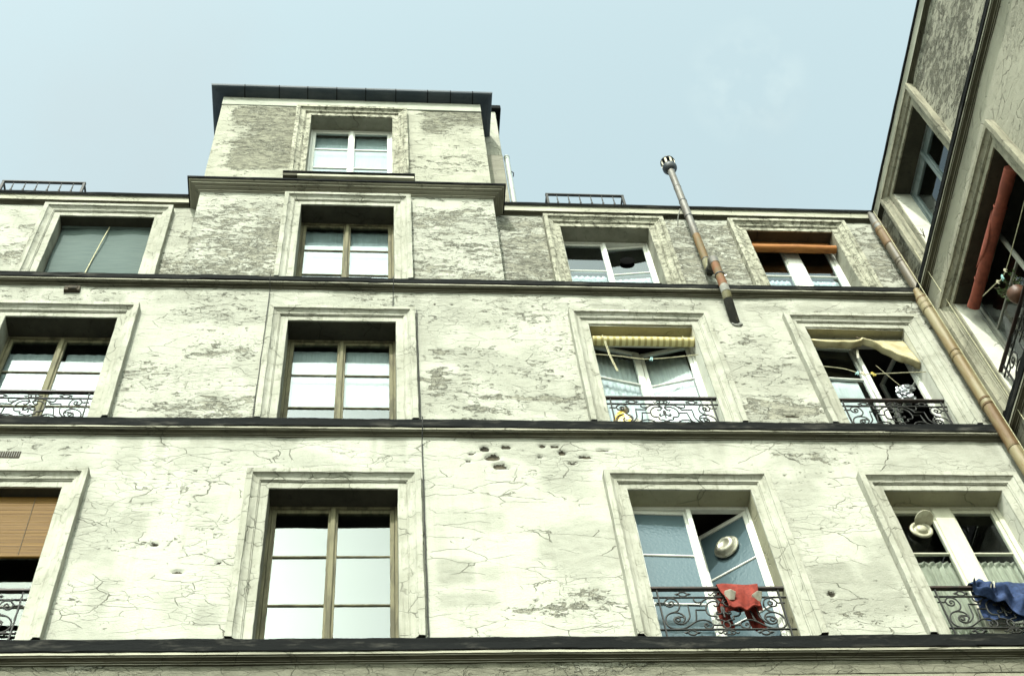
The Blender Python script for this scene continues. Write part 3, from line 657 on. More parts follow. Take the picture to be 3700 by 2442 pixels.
# frieze band and the zinc eaves of the tower
mb = MB(); mb.bbox(TX0-.003, TX1+.003, -.014, .02, 22.37, 22.66, .006); mb.build('frieze_band', 'frieze', B)
GP = [(TX0, 2.6), (TX0, 0), (TX1, 0), (TX1, 2.6)]
gprof = [(-.02, 22.655), (.012, 22.652), (.07, 22.658), (.13, 22.672), (.168, 22.690), (.184, 22.706), (.188, 22.722), (.190, 22.748), (.180, 22.752), (.02, 22.76)]
gut = empty('eaves_gutter', (0, 0, 0), 0, B)
xs = [TX0, -2.06, -1.53, -1.09, -.64, -.19, .28, .78, 1.14, 1.49, TX1]
for i in range(10):
    pa = [(xs[i], 0), (xs[i+1], 0)]; sg = [0]
    if i == 0: pa = [GP[0]]+pa; sg = [0, 1]
    if i == 9: pa = pa+[GP[3]]; sg = [0, 1]
    off = (.0, .002, .001, .003)[i % 4]
    sweep('zinc_sheet', 'zinc_blue', gut, pa, [(p_+(off if p_ > .05 else 0), z_-off) for p_, z_ in gprof], [0]*9, sg, step=.25, seed=130+i, jit=.0012, wob=.0)
for i in range(1, 10):
    mb = MB(); mb.tube([(xs[i], -p_-.001, z_-.003) for p_, z_ in gprof[1:-1]], .0065, 6); mb.build('gutter_seam', 'zinc_black', gut)
for yy in (.75, 1.6):
    for sx in (-1, 1):
        x_ = TX0 if sx < 0 else TX1
        mb = MB(); mb.tube([(x_+sx*(p_+.001), yy, z_-.003) for p_, z_ in gprof[1:-1]], .0065, 6); mb.build('gutter_seam', 'zinc_black', gut)
# attic sill
mb = MB(); mb.bbox(-1.295, .525, -.085, .05, 19.765, 19.835, .006); so = mb.build('window_sill', 'eave_fascia', B)
mb = MB(); mb.bbox(-1.305, .535, -.105, .10, 19.838, 19.882, .006); mb.build('flashing', 'zinc_black', so)
mb = MB(); mb.bbox(-1.30, -1.10, -.088, 0, 19.76, 19.836, .006); mb.build('sill_block', 'cornice_soot_shade', so)

# windows
ST = 'surround_stone'; SW = 'surround_stone_worn'
def SURZ(zs): return {10.62: 10.700, 13.9: 13.946, 17.0: 16.936}.get(zs, zs)
def full(parent, x, zs, zh, y, d, bars, rv=('reveal_grey', 'reveal_dark'), sur=ST, seed=1, **kw):
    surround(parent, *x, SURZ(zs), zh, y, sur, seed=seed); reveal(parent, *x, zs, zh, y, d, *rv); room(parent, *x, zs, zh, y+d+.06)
    return window(parent, *x, zs, zh, y, d, bars, **kw)
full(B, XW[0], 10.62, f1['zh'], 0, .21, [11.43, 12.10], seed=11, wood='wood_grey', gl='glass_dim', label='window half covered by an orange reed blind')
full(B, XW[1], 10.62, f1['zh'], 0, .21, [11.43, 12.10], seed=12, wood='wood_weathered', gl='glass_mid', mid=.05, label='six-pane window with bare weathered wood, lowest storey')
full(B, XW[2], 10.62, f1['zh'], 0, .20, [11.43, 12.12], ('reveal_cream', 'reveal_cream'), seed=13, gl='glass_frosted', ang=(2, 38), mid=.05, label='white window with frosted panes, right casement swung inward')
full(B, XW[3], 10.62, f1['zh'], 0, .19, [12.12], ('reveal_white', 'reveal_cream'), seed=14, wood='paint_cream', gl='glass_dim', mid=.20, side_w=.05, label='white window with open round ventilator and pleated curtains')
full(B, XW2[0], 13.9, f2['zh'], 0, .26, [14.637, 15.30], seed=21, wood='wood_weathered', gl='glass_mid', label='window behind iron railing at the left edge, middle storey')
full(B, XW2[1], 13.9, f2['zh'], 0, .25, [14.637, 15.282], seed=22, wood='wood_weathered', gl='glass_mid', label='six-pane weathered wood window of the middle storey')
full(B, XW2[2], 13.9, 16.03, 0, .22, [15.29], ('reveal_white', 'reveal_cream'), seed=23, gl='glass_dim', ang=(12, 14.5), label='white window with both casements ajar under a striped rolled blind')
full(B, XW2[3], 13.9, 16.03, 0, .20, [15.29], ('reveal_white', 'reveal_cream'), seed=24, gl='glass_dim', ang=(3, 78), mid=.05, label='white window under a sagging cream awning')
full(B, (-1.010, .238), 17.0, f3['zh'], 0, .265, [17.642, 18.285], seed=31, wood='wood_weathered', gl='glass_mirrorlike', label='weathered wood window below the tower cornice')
full(B, (-1.006, .226), 19.9, f4['zh'], 0, .22, [20.726, 21.36], ('reveal_grey', 'reveal_grey'), SW, seed=41, wood='paint_white', gl='glass_mirrorlike', mid=.06, label='white four-light attic window under the eaves')
full(B, XW3[0], 17.2, f3w['zh'], WY, .22, [18.3], ('reveal_grey', 'reveal_dark'), seed=51, label='window filled by a grey green blind')
full(B, XW3[2], 17.2, f3w['zh'], WY, .22, [18.31], ('reveal_grey', 'reveal_grey'), SW, seed=52, ang=(0, 6), gl='glass_clear', gl2='glass_clear', label='white window with round hole in its right pane')
full(B, XW3[3], 17.2, f3w['zh'], WY, .22, [18.265], ('reveal_grey', 'reveal_dark'), SW, seed=53, mid=.20, side_w=.05, label='white window under an orange rolled awning')
# ventilators set in panes
def vent_disc(parent, c, r, tilt, lid=True, mat='plastic_vent'):
    v = MB()
    v.lathe([(r*.35, .0), (r*.98, .0), (r, .010), (r*.96, .022), (r*.74, .028), (r*.70, .012), (r*.55, .006), (r*.5, .03), (r*.33, .045), (r*.12, .05), (.001, .05)], c, 28, 0, (math.sin(tilt), -math.cos(tilt), 0))
    return v.build('ventilator', mat, parent)
wins = {o.get('label'): o for o in B.children if o.name.startswith('window') and o.get('label')}
w14 = wins['white window with open round ventilator and pleated curtains']
vent_disc(w14, (5.535, .19, 12.445), .118, 0)
mb = MB(); mb.lathe([(.001, 0), (.10, .0), (.105, .006), (.10, .012), (.001, .016)], (5.585, .135, 12.555), 28, 0, (.12, -.35, -.93)); mb.tube([(5.56, .18, 12.56), (5.57, .16, 12.53)], .012, 6); mb.build('ventilator_lid', 'plastic_vent', w14)
w13 = wins['white window with frosted panes, right casement swung inward']
a = R_(38); MB().lathe([(.10, -.01), (.135, .0), (.138, .008), (.128, .018), (.108, .026), (.10, .05), (.082, .066), (.055, .072), (.052, .066), (.001, .064)], (3.555, .395, 12.43), 30, 0, (-math.sin(a), -math.cos(a), 0)).build('ventilator', 'vent_metal', w13)
w33 = wins['white window with round hole in its right pane']
mb = MB(); mb.lathe([(.001, .0012), (.100, .001), (.102, .0), (.10, -.001)], (3.45, .538, 18.63), 28, 0, (-.1, -1, 0)); mb.build('round_hole', 'hole_black', w33)

# small fixtures on the wall
mb = MB(); rnd = random.Random(4)
mb.box(-3.68, -3.50, -.045, .02, 16.585, 16.685); mb.box(-3.63, -3.53, -.06, 0, 16.60, 16.66); mb.build('broken_bracket', 'rust_stub', B)
vg = MB(); vg.bbox(-3.715, -3.505, -.006, .02, 13.32, 13.43, .003)
vgo = vg.build('vent_grille', 'rust_stub', B)
for k in range(9):
    mb = MB(); mb.box(-3.70+k*.0225, -3.695+k*.0225, -.014, -.006, 13.33, 13.42); mb.build('grille_bar', 'mortar', vgo)

# ------------------------------------------------------------------ right-hand wing (local x runs towards the camera, local y into the wing)
WNG = tag(empty('courtyard_wing', (6.95, 0, 0), -math.pi/2), 'buff plaster wing at right angles with a red awning over its window', 'building')
wall('wall', 'plaster_wing', WNG, 0, .0, 7.5, 13.6, 16.72, [(.43, 2.49, 13.9, 15.94)], fields_wing, .03, 8)
wall('wall', 'plaster_wing', WNG, .29, -.29, 7.5, 16.72, 19.62, [(.288, 1.622, 17.2, 19.22)], fields_wing, .03, 9)
mb = MB(); mb.box(0, 7.5, .0, .3, 0, 13.6); mb.build('wall', 'render_lower', WNG)
WP = [(-3, 0), (0, 0), (7.5, 0)]
def lp(path): return [(-b, a-6.95) for a, b in path]     # world plan to wing plan
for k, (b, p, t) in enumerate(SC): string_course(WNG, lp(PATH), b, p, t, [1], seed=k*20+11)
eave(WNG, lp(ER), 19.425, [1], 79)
WNG_UP = .29
surround(WNG, .288, 1.622, 17.2, 19.22, WNG_UP, 'surround_wing', seed=61); reveal(WNG, .288, 1.622, 17.2, 19.22, WNG_UP, .24, 'reveal_white', 'reveal_dark'); room(WNG, .288, 1.622, 17.2, 19.22, WNG_UP+.30)
window(WNG, .288, 1.622, 17.2, 19.22, WNG_UP, .24, [18.3], wood='wood_teal', gl='glass_dim', label='dark window high on the right-hand wing', top=.16)
surround(WNG, .43, 2.49, 13.946, 15.94, 0, 'surround_wing', seed=62); reveal(WNG, .43, 2.49, 13.9, 15.94, 0, .24, 'reveal_white', 'reveal_dark'); room(WNG, .43, 2.49, 13.9, 15.94, .30)
window(WNG, .43, 2.49, 13.9, 15.94, 0, .24, [15.25], wood='wood_grey', gl='glass_dim', ang=(0, 60), label='wide window behind the red rolled awning')

# ------------------------------------------------------------------ wrought iron railings
A = [(-.56,11.209),(-.533,11.206),(-.511,11.24),(-.485,11.266),(-.452,11.272),(-.418,11.253),(-.4,11.213),(-.394,11.168),(-.409,11.123),(-.439,11.095),(-.479,11.08),(-.513,11.06),(-.539,11.027),(-.551,10.984),(-.548,10.931),(-.523,10.892),(-.484,10.875),(-.428,10.874),(-.376,10.891),(-.334,10.921),(-.297,10.951),(-.255,10.977),(-.21,10.986),(-.169,10.977),(-.141,10.959),(-.125,10.93),(-.135,10.894),(-.163,10.877),(-.193,10.883),(-.207,10.907),(-.199,10.933),(-.179,10.939),(-.17,10.922),(-.185,10.91)]
PIECES = {
 'long_scroll': [A, [(-.52,11.204),(-.507,11.17),(-.478,11.159),(-.448,11.179),(-.441,11.209),(-.457,11.228),(-.481,11.215),(-.48,11.191),(-.464,11.195)]],
 'step_scroll': [[(-.479,11.08),(-.441,11.084),(-.4,11.07),(-.374,11.039),(-.369,11.0),(-.396,10.952)], [(-.371,10.991),(-.381,11.022),(-.414,11.028),(-.449,11.022),(-.472,10.996),(-.469,10.961),(-.442,10.938),(-.405,10.935),(-.371,10.952),(-.34,10.991),(-.321,11.035),(-.317,11.10)],
                 [(-.452,10.987),(-.443,10.968),(-.423,10.974),(-.415,11.0),(-.431,11.016),(-.454,11.007),(-.471,10.987)]],
 'centre_scroll': [[(-.207,11.167),(-.181,11.212),(-.147,11.252),(-.106,11.27),(-.055,11.27),(-.028,11.247),(-.010,11.205)], [(-.245,11.266),(-.244,11.239),(-.229,11.216),(-.202,11.214),(-.17,11.23)],
                   [(-.073,11.18),(-.058,11.162),(-.032,11.179),(-.023,11.211),(-.047,11.229),(-.082,11.229),(-.117,11.209),(-.142,11.175),(-.154,11.122),(-.151,11.069),(-.125,11.04),(-.077,11.031),(-.08,10.995),(-.037,10.984),(-.006,10.962)]],
 'palmette': [[(-.004,11.148),(-.013,11.085),(-.047,11.059),(-.064,11.068),(-.063,11.086),(-.047,11.09)], [(0,11.16),(-.014,11.13),(0,11.06),(0,11.02)]],
}
STRAIGHT = {'step_scroll': [[(-.317,11.09),(-.314,11.18),(-.207,11.175)], [(-.276,10.964),(-.263,11.017),(-.250,11.117),(-.155,11.116)]], 'long_scroll': [[(-.124,10.92),(-.038,10.918)], [(-.60,11.208),(-.545,11.208)]]}
RAILMESH = []
def rail_piece(name, curves, r=.0085, straight=()):
    mb = MB()
    for c in curves: mb.tube(catmull([(x, 0, z_) for x, z_ in c], 3), r, 5)
    for c in straight: mb.tube([(x, 0, z_) for x, z_ in c], r, 5, smooth=False)
    me = mb.mesh(name); me.materials.append(MATS['iron_black']); return me
def mirror(cs): return [[(-x, z_) for x, z_ in c] for c in cs]
for nm, cs in PIECES.items():
    st = STRAIGHT.get(nm, [])
    RAILMESH.append((nm, rail_piece(nm, cs, .0085, st))); RAILMESH.append((nm, rail_piece(nm, mirror(cs), .0085, mirror(st))))
def ringpts(cx, cz, rx, rz): return [(cx+rx*math.cos(t*math.pi/8), cz+rz*math.sin(t*math.pi/8)) for t in range(17)]
for cx, cz in ((-.337, 11.325), (.337, 11.325), (-.333, 10.825), (.333, 10.825)):
    mb = MB(); mb.tube([(x, 0, z_) for x, z_ in ringpts(cx, cz, .038, .030)], .008, 5)
    for sg in (-1, 1): mb.tube([(cx+sg*.036, 0, cz), (cx+sg*.052, 0, cz), (cx+sg*.078, 0, cz)], [.006, .014, .002], 6)
    me = mb.mesh('ring_ornament'); me.materials.append(MATS['iron_black']); RAILMESH.append(('ring_ornament', me))
for cz in (11.325, 10.825):
    mb = MB()
    for sg in (-1, 1): mb.tube(catmull([(sg*x, 0, cz+dz) for x, dz in ((.095, .005), (.075, -.012), (.055, .012), (.03, .028), (0, .026))], 3), .007, 5); mb.tube(catmull([(sg*x, 0, cz+dz) for x, dz in ((.055, -.01), (.03, -.026), (0, -.024), )], 3), .007, 5); mb.tube(catmull([(sg*x, 0, cz+dz) for x, dz in ((.04, .02), (.018, .012), (.02, -.006), (.034, -.004))], 3), .006, 5)
    me = mb.mesh('curl_ornament'); me.materials.append(MATS['iron_black']); RAILMESH.append(('curl_ornament', me))
mb = MB(); mb.tube([(x, 0, z_) for x, z_ in ringpts(0, 10.923, .032, .044)], .008, 5); me = mb.mesh('ring_ornament'); me.materials.append(MATS['iron_black']); RAILMESH.append(('ring_ornament', me))
def bar_mesh(name, b, mat='iron_black'):
    me = MB().bbox(*b, .003).mesh(name); me.materials.append(MATS[mat]); return me
RAILMESH += [('bar', bar_mesh('bar', (-.63, .63, -.009, .009, 11.277, 11.291))), ('bar', bar_mesh('bar', (-.63, .63, -.009, .009, 10.858, 10.872))),
             ('upright', bar_mesh('upright', (-.578, -.564, -.009, .009, 10.66, 11.385))), ('upright', bar_mesh('upright', (.564, .578, -.009, .009, 10.66, 11.385)))]
mb = MB(); mb.bbox(-.635, .635, -.022, .022, 11.385, 11.398, .003); mb.tube([(-.635, 0, 11.405), (.635, 0, 11.405)], .02, 10); me = mb.mesh('handrail'); me.materials.append(MATS['iron_rail']); RAILMESH.append(('handrail', me))
def railing(parent, xc, y, dz, label, sx=1):
    root = empty('balcony_railing', (xc, y, dz), 0, parent); root.scale = (sx, 1, 1); root['label'] = label
    for nm, me in RAILMESH:
        o = bpy.data.objects.new(nm, me); COL.objects.link(o); o.parent = root
    return root
railing(B, -3.63, .02, 0, 'wrought iron railing below the orange reed blind')
railing(B, 3.1955, .02, 0, 'wrought iron railing with red shorts over it')
railing(B, 5.85, .02, 0, 'wrought iron railing with blue trousers over it')
railing(B, -3.596, .02, 3.12, 'wrought iron railing at the left edge, middle storey')
railing(B, 3.178, .02, 3.12, 'wrought iron railing below the striped rolled blind')
railing(B, 5.822, .02, 3.12, 'wrought iron railing below the cream awning')
railing(WNG, 1.46, .02, 3.06, 'wide wrought iron railing on the right-hand wing', 1.63)

# ------------------------------------------------------------------ curtains behind the panes
def curtain(x0, x1, z0, z1, y, mat, label, rz=0, folds=9, amp=.014, wavy_top=0, group=None, dy=0):
    nx, nz = 64, 8; P = []; rnd = random.Random(int(x0*100+z0*10)); ph = rnd.random()*6
    w = x1-x0
    for j in range(nz+1):
        t = j/nz; r = []
        for i in range(nx+1):
            u = i/nx
            a = amp*(.5+.5*(1-t))*(math.sin(u*folds*2*math.pi+ph+.8*math.sin(u*7+ph))+.35*math.sin(u*folds*4.3*math.pi+t))
            zt = z1+wavy_top*abs(math.sin(u*folds*math.pi))-wavy_top
            r.append(((u-.5)*w, a, z0-z0+(zt-z0)*t))
        P.append(r)
    mb = MB().grid(P); o = mb.build('window_curtain', mat)
    o.location = ((x0+x1)/2, y, z0); o.rotation_euler.z = rz
    md = o.modifiers.new('thick', 'SOLIDIFY'); md.thickness = .002
    return tag(o, label, 'curtain', group or 'curtains behind the window panes')
curtain(5.27, 5.80, 10.66, 12.09, .30, 'curtain_grey', 'pleated grey curtain behind the ventilator window, left half', folds=7, amp=.022)
curtain(5.95, 6.47, 10.66, 12.09, .30, 'curtain_grey', 'pleated grey curtain above the blue trousers, right half', folds=7, amp=.022)
curtain(2.60, 3.13, 13.95, 15.92, .385, 'curtain_white', 'white net curtain in left casement under the striped blind', R_(12), 8, .008)
curtain(3.22, 3.75, 13.95, 15.92, .395, 'curtain_white', 'white net curtain in right casement under the striped blind', R_(-14.5), 8, .008)
curtain(5.25, 5.70, 13.95, 15.27, .27, 'curtain_white', 'flat white curtain below the cream awning, left casement', R_(3), 2, .004)
curtain(-4.18, -3.66, 13.95, 15.80, .37, 'curtain_white', 'white curtain behind the left edge railing, left casement', 0, 4, .006)
curtain(-3.53, -3.0, 13.95, 15.80, .37, 'curtain_white', 'white curtain behind the left edge railing, right casement', 0, 4, .006)
curtain(-.96, -.42, 14.70, 15.90, .35, 'curtain_white', 'white curtain in weathered middle storey window, left casement', 0, 3, .004)
curtain(-.33, .20, 14.70, 15.90, .35, 'curtain_white', 'white curtain in weathered middle storey window, right casement', 0, 3, .004)
curtain(-.96, -.43, 17.3, 18.95, .365, 'curtain_white', 'white curtain below the tower cornice, left casement', 0, 3, .004)
curtain(-.34, .19, 17.3, 18.95, .365, 'curtain_white', 'white curtain below the tower cornice, right casement', 0, 3, .004)
curtain(-.95, -.44, 20.2, 21.96, .32, 'curtain_white', 'white curtain in the attic window, left casement', 0, 3, .004)
curtain(-.33, .17, 20.2, 21.96, .32, 'curtain_white', 'white curtain in the attic window, right casement', 0, 3, .004)
curtain(2.60, 3.13, 17.3, 18.33, .63, 'lace', 'lace half curtain beside the round-hole pane, left casement', 0, 7, .010, .02)
curtain(3.2, 3.74, 17.3, 18.33, .66, 'lace', 'lace half curtain below the round-hole pane, right casement', R_(-6), 7, .010, .02)
curtain(5.26, 5.68, 17.3, 18.3, .63, 'lace', 'lace half curtain below the orange roll, left casement', 0, 6, .010, .02)
curtain(5.9, 6.36, 17.3, 18.3, .63, 'lace', 'lace half curtain below the orange roll, right casement', 0, 6, .010, .02)

# ------------------------------------------------------------------ blinds and awnings
def sheet(name, P, mat, thick=.003, parent=None):
    o = MB().grid(P).build(name, mat, parent); m = o.modifiers.new('thick', 'SOLIDIFY'); m.thickness = thick; m.offset = 0; return o
def vgrid(x0, x1, z0, z1, f, nx=30, nz=24):
    return [[(x0+(x1-x0)*i/nx, f(i/nx, j/nz), z0+(z1-z0)*j/nz) for i in range(nx+1)] for j in range(nz+1)]
t = tag(empty('reed_blind', (-3.63, .1, 11.96)), 'orange brown reed blind drawn halfway down, bottom left window', 'blind')
mb = MB(); rnd = random.Random(3); z_ = -.0
while z_ < .86:
    h_ = .0088; mb.box(-.612, .612, -.004+rnd.uniform(-.0015, .0015), .004, z_, z_+h_*.86); z_ += h_
o = mb.build('reeds', 'blind_bamboo', t); o['kind'] = 'stuff'
MB().tube([(-.615, 0, -.012), (.615, 0, -.012)], .017, 10).build('bottom_roll', 'blind_bamboo', t)
for xx in (-.28, .38): MB().tube([(xx, -.008, .86), (xx+.01, -.008, .0)], .003, 5).build('cord', 'twig', t)
t = tag(empty('roller_blind', (-3.605, WY+.17, 17.35)), 'grey green woven blind fully drawn, upper left window', 'blind')
sheet('fabric', vgrid(-.61, .605, 0, 1.72, lambda u, v: .012*math.sin(v*9+u*2)+.006*math.sin(u*14)), 'blind_green', .004, t)
MB().tube([(.02, -.03, 1.73), (-.03, -.03, 1.2), (-.09, -.03, .42)], .008, 6).build('cord', 'rope', t)
MB().tube([(-.61, 0, 1.745), (.61, 0, 1.745)], .03, 12).build('roller', 'blind_green', t)

def roll_profile(L_, r, seed, n=40, sag=0.0, lump=.05):
    rnd = random.Random(seed); pts = []; rr = []
    for i in range(n+1):
        u = i/n; pts.append((-L_/2+L_*u, .002*math.sin(u*9), -sag*math.sin(u*math.pi)+.003*n1(u*6, seed))); rr.append(r*(1+lump*n1(u*9, seed+4)*2))
    return pts, rr
t = tag(empty('rolled_awning', (5.80, WY+.09, 18.775)), 'orange rolled awning at the top of the upper right window', 'awning')
p_, q_ = roll_profile(1.22, .060, 5); MB().tube(p_, q_, 16).build('canvas_roll', 'canvas_orange', t)
sheet('canvas_flap', [[(-.60+1.2*i/20, .045+.03*j/4, .03+.30*j/4) for i in range(21)] for j in range(5)], 'canvas_orange', .004, t)
t = tag(empty('rolled_blind', (3.19, .085, 15.81)), 'striped yellow and brown rolled blind, middle storey', 'blind')
p_, q_ = roll_profile(1.225, .058, 6, lump=.03); MB().tube(p_, q_, 18).build('canvas_roll', 'canvas_striped', t)
sheet('canvas_flap', [[(-.60+1.2*i/20, .05+.02*j/4, .02+.2*j/4) for i in range(21)] for j in range(5)], 'canvas_striped', .004, t)
for xx in (-.50, .47): MB().tube([(xx, -.0, .075), (xx+.004, -.062, .03), (xx+.006, -.06, -.03)], .005, 5).build('tie', 'rope', t)
mb = MB(); mb.tube([(-.48, -.03, -.04), (-.455, .0, -.3), (-.40, .02, -.62)], .006, 5); mb.tube([(-.465, -.03, -.04), (-.44, .0, -.3), (-.385, .02, -.62)], .005, 5); mb.build('pull_cord', 'rope', t)
# drooping cream awning
t = tag(empty('canvas_awning', (5.82, .06, 15.94)), 'drooping torn cream canvas awning, middle storey right', 'awning')
def awn(u, v):
    x = -.61+1.22*u
    zb = -.205-.02*math.sin(u*3) if u < .52 else -.205-.42*((u-.52)/.48)**1.25
    zb += .02*G(np.array(u), np.array(0), .52, 0, .05, 1).item()
    fold = .022*math.sin(u*11+v*2)*v+.03*math.sin((u-.35)*math.pi*2.2)*v*(u > .5)
    wr = (float(fbm(np.array([u*7]), np.array([v*2.5]), 77, 3)[0])-.5)*.07*v
    return (x, .045-.11*v-fold*.6-wr, zb*v+.015*math.sin(u*5+1)*v*(1-v)+wr*.5)
P = [[awn(i/48, j/14) for i in range(49)] for j in range(15)]
def under(u, v):
    x, y, z_ = awn(u, 1); return (x, y+.085*v, z_-.036*math.sin(v*math.pi*.5)*(1.1-.7*abs(u-.55))+.012*v+.012*math.sin(u*26+v*2)*v)
P += [[under(i/48, j/6) for i in range(49)] for j in range(1, 7)]
sheet('canvas', P, 'canvas_cream', .004, t)
MB().tube([(-.62, .05, .008), (.62, .05, .008)], .014, 8).build('top_bar', 'wood_grey', t)
mb = MB(); mb.tube([(.0, -.015, -.03), (.02, -.055, -.12), (.06, -.082, -.21)], .006, 5); mb.build('tear', 'twig', t)
mb = MB(); mb.bbox(.02, .05, .03, .04, -.42, -.19); o = mb.build('slat', 'cloth_white', t); o.rotation_euler = (.0, .22, 0); o.location = (-.02, 0, -.01)
# red awning on the wing (local frame of the wing kept through its world matrix)
t = tag(empty('rolled_awning', (7.06, -1.46, 15.66), -math.pi/2), 'long faded red rolled awning in window of the right-hand wing', 'awning')
p_, q_ = roll_profile(1.80, .072, 9, 60, .0, .10); MB().tube(p_, q_, 18).build('canvas_roll', 'canvas_red', t)
P = []
for j in range(7):
    P.append([(-.40+.75*i/24, -.070-.012*math.sin(j/6*math.pi)*math.sin(i/24*math.pi), .045-.11*j/6*math.sin(i/24*math.pi)) for i in range(25)])
sheet('canvas_flap', P, 'canvas_red', .006, t)
for xx in (-.52, .42): MB().lathe([(.078, -.012), (.083, 0), (.078, .012)], (xx, 0, 0), 14, 0, (1, 0, 0)).build('tie', 'canvas_red', t)
sheet('canvas_back', [[(-.88+1.76*i/20, .05+.04*j/4, .02+.24*j/4) for i in range(21)] for j in range(5)], 'canvas_red', .004, t)

# ------------------------------------------------------------------ laundry, lines, pegs
def crumple(name, c, r, mat, seed, sub=3, amp=.35, sc=(1, 1, 1), parent=None, freq=3.0, flat=False):
    bm = bmesh.new(); bmesh.ops.create_icosphere(bm, subdivisions=sub, radius=1)
    for v in bm.verts:
        p = v.co.copy(); k = 1+amp*(float(fbm(np.array([p.x*freq+p.z*1.7]), np.array([p.y*freq-p.z*1.3]), seed, 4)[0])-.5)*2
        v.co = Vector((p.x*sc[0], p.y*sc[1], p.z*sc[2]))*r*k
    me = bpy.data.meshes.new(name); bm.to_mesh(me); bm.free()
    if not flat: me.polygons.foreach_set('use_smooth', [True]*len(me.polygons))
    o = link(name, me, parent, mat); o.location = c; return o
def cloth_obj(name, P, mat, parent, thick=.006):
    o = MB().grid(P).build(name, mat, parent); m = o.modifiers.new('thick', 'SOLIDIFY'); m.thickness = thick; m.offset = 0
    s_ = o.modifiers.new('sub', 'SUBSURF'); s_.levels = 1; s_.render_levels = 1; return o
t = tag(empty('red_shorts', (3.39, .02, 11.425)), 'red shorts with white pockets hung over the railing', 'shorts')
def redf(u, v):
    # v: 0 top fold, 1 waistband; the waist is narrower and the front sways out
    xl = -.20+.055*v; xr = .192-.045*v; x = xl+(xr-xl)*u
    f = .018*math.sin(u*15+v*3)*(.25+v)*.7+.012*math.sin(u*7-v*6)
    return (x, -.030-.016*v-f-.012*math.sin(v*3), .004-.345*v-.012*math.sin(u*math.pi*2)*v+(.018*math.cos(u*math.pi*2)*v))
P = [[(redf(i/26, 0)[0], .03-.06*j/4, .004+.014*math.sin(j/4*math.pi)) for i in range(27)] for j in range(4)]+[[redf(i/26, j/16) for i in range(27)] for j in range(17)]
cloth_obj('front_panel', P, 'cloth_red', t)
mb = MB(); mb.tube([Vector(redf(i/16, .97))+Vector((0, -.006, 0)) for i in range(17)], .012, 6); mb.build('waistband', 'cloth_red', t)
for u0, w_, zl in ((-.20, .11, -.40), (.05, .14, -.42)):
    P = [[(u0+w_*i/12+.03*v_*(1 if u0 > 0 else .4), .04+.11*min(1, v_*2.5)+.018*math.sin(i*1.1+v_*4), .0+zl*v_) for i in range(13)] for v_ in [k/12 for k in range(13)]]
    cloth_obj('leg', P, 'cloth_red', t)
P = [[(-.20+.39*i/20, .03+.012*math.sin(i*.9), -.30*k/8) for i in range(21)] for k in range(9)]
cloth_obj('back_panel', P, 'cloth_red', t)
for cx, cz, tw in ((-.112, -.165, .012), (.132, -.190, -.016)):
    q = [(-.046, -.028, .022+tw), (.046, -.030, .026-tw), (.056, -.100, .004-tw), (.004, -.116, .014), (-.050, -.098, -.004+tw), (.040, -.045, -.062), (-.006, -.052, -.070), (-.042, -.045, -.054)]
    o = MB().add([(cx+x, y, cz+z_) for x, y, z_ in q], [(0, 4, 3), (0, 3, 1), (1, 3, 2), (4, 7, 6, 3), (3, 6, 5, 2), (0, 7, 4), (1, 2, 5), (0, 1, 5, 6, 7)]).build('pocket', 'cloth_white', t)
    m = o.modifiers.new('bevel', 'BEVEL'); m.width = .006; m.segments = 2
t = tag(empty('blue_trousers', (5.85, .02, 11.425)), 'crumpled blue trousers draped over the railing at lower right', 'trousers')
def blu(u, v):
    x = -.225+.86*u
    zb = -.19-.12*sm(np.array(u), .0, .2).item()-.13*sm(np.array(u), .25, .42).item()-.12*sm(np.array(u), .4, .6).item()
    rum = (1-sm(np.array(u), .42, .55).item())
    y = -.035-.06*math.sin(v*2.6)*(.5+.5*rum)-.05*rum*math.sin(u*38+v*5)*math.sin(v*3)-.03*rum*math.sin(u*17-v*9)-.018*math.sin(u*11+1)*v
    z_ = zb*v+.025*rum*math.sin(u*23+v*3)*math.sin(v*3.1)
    return (x+.02*rum*math.sin(v*7+u*9), y, z_+.006)
P = [[(-.225+.86*i/60, .045-.075*j/5, .006+(.018+.03*max(0, math.sin(i/60*22))*(i < 27))*math.sin(j/5*math.pi)) for i in range(61)] for j in range(5)]+[[blu(i/60, j/18) for i in range(61)] for j in range(19)]
cloth_obj('front_panel', P, 'cloth_blue', t, .008)
P = [[(-.20+.82*i/30, .045+.015*math.sin(i*.8)+.01*math.sin(k+i*.3), .0-.42*k/10) for i in range(31)] for k in range(11)]
cloth_obj('back_panel', P, 'cloth_blue', t, .008)
mb = MB(); mb.lathe([(.001, -.04), (.035, -.03), (.05, 0), (.04, .03), (.001, .04)], (-.11, -.01, .02), 14, 0, (1, .1, .2)); mb.build('bunched_cuff', 'cloth_blue', t)
for xx in (-.03, -.065): MB().tube(catmull([(xx+.02, -.085, -.03), (xx, -.115, -.08), (xx-.012, -.10, -.13)], 4), .007, 6).build('strap', 'cloth_white', t)

def line(pts, r, label, name='clothes_line'):
    o = MB().tube(catmull(pts, 8), r, 6).build(name, 'rope'); return tag(o, label, 'line')
line([(2.545, .09, 15.525), (2.85, .085, 15.48), (3.15, .08, 15.415), (3.5, .085, 15.47), (3.812, .09, 15.545)], .0055, 'slack pale rope strung below the striped rolled blind')
line([(5.2, .03, 15.235), (5.45, .02, 15.17), (5.655, .02, 15.065), (5.9, .02, 15.075), (6.15, .02, 15.10), (6.44, .03, 15.14)], .0055, 'slack rope with three pegs under the cream awning')
line([(5.97, .18, 15.50), (6.08, .19, 15.24), (6.16, .2, 15.07)], .003, 'thin string holding up the foil bundle', 'string')
t0 = line([(7.06, -.80, 15.50), (7.02, -1.1, 15.23), (6.99, -1.35, 15.02), (6.98, -1.8, 14.98), (7.0, -2.5, 15.05)], .006, 'rope with pegs across the window of the right-hand wing')
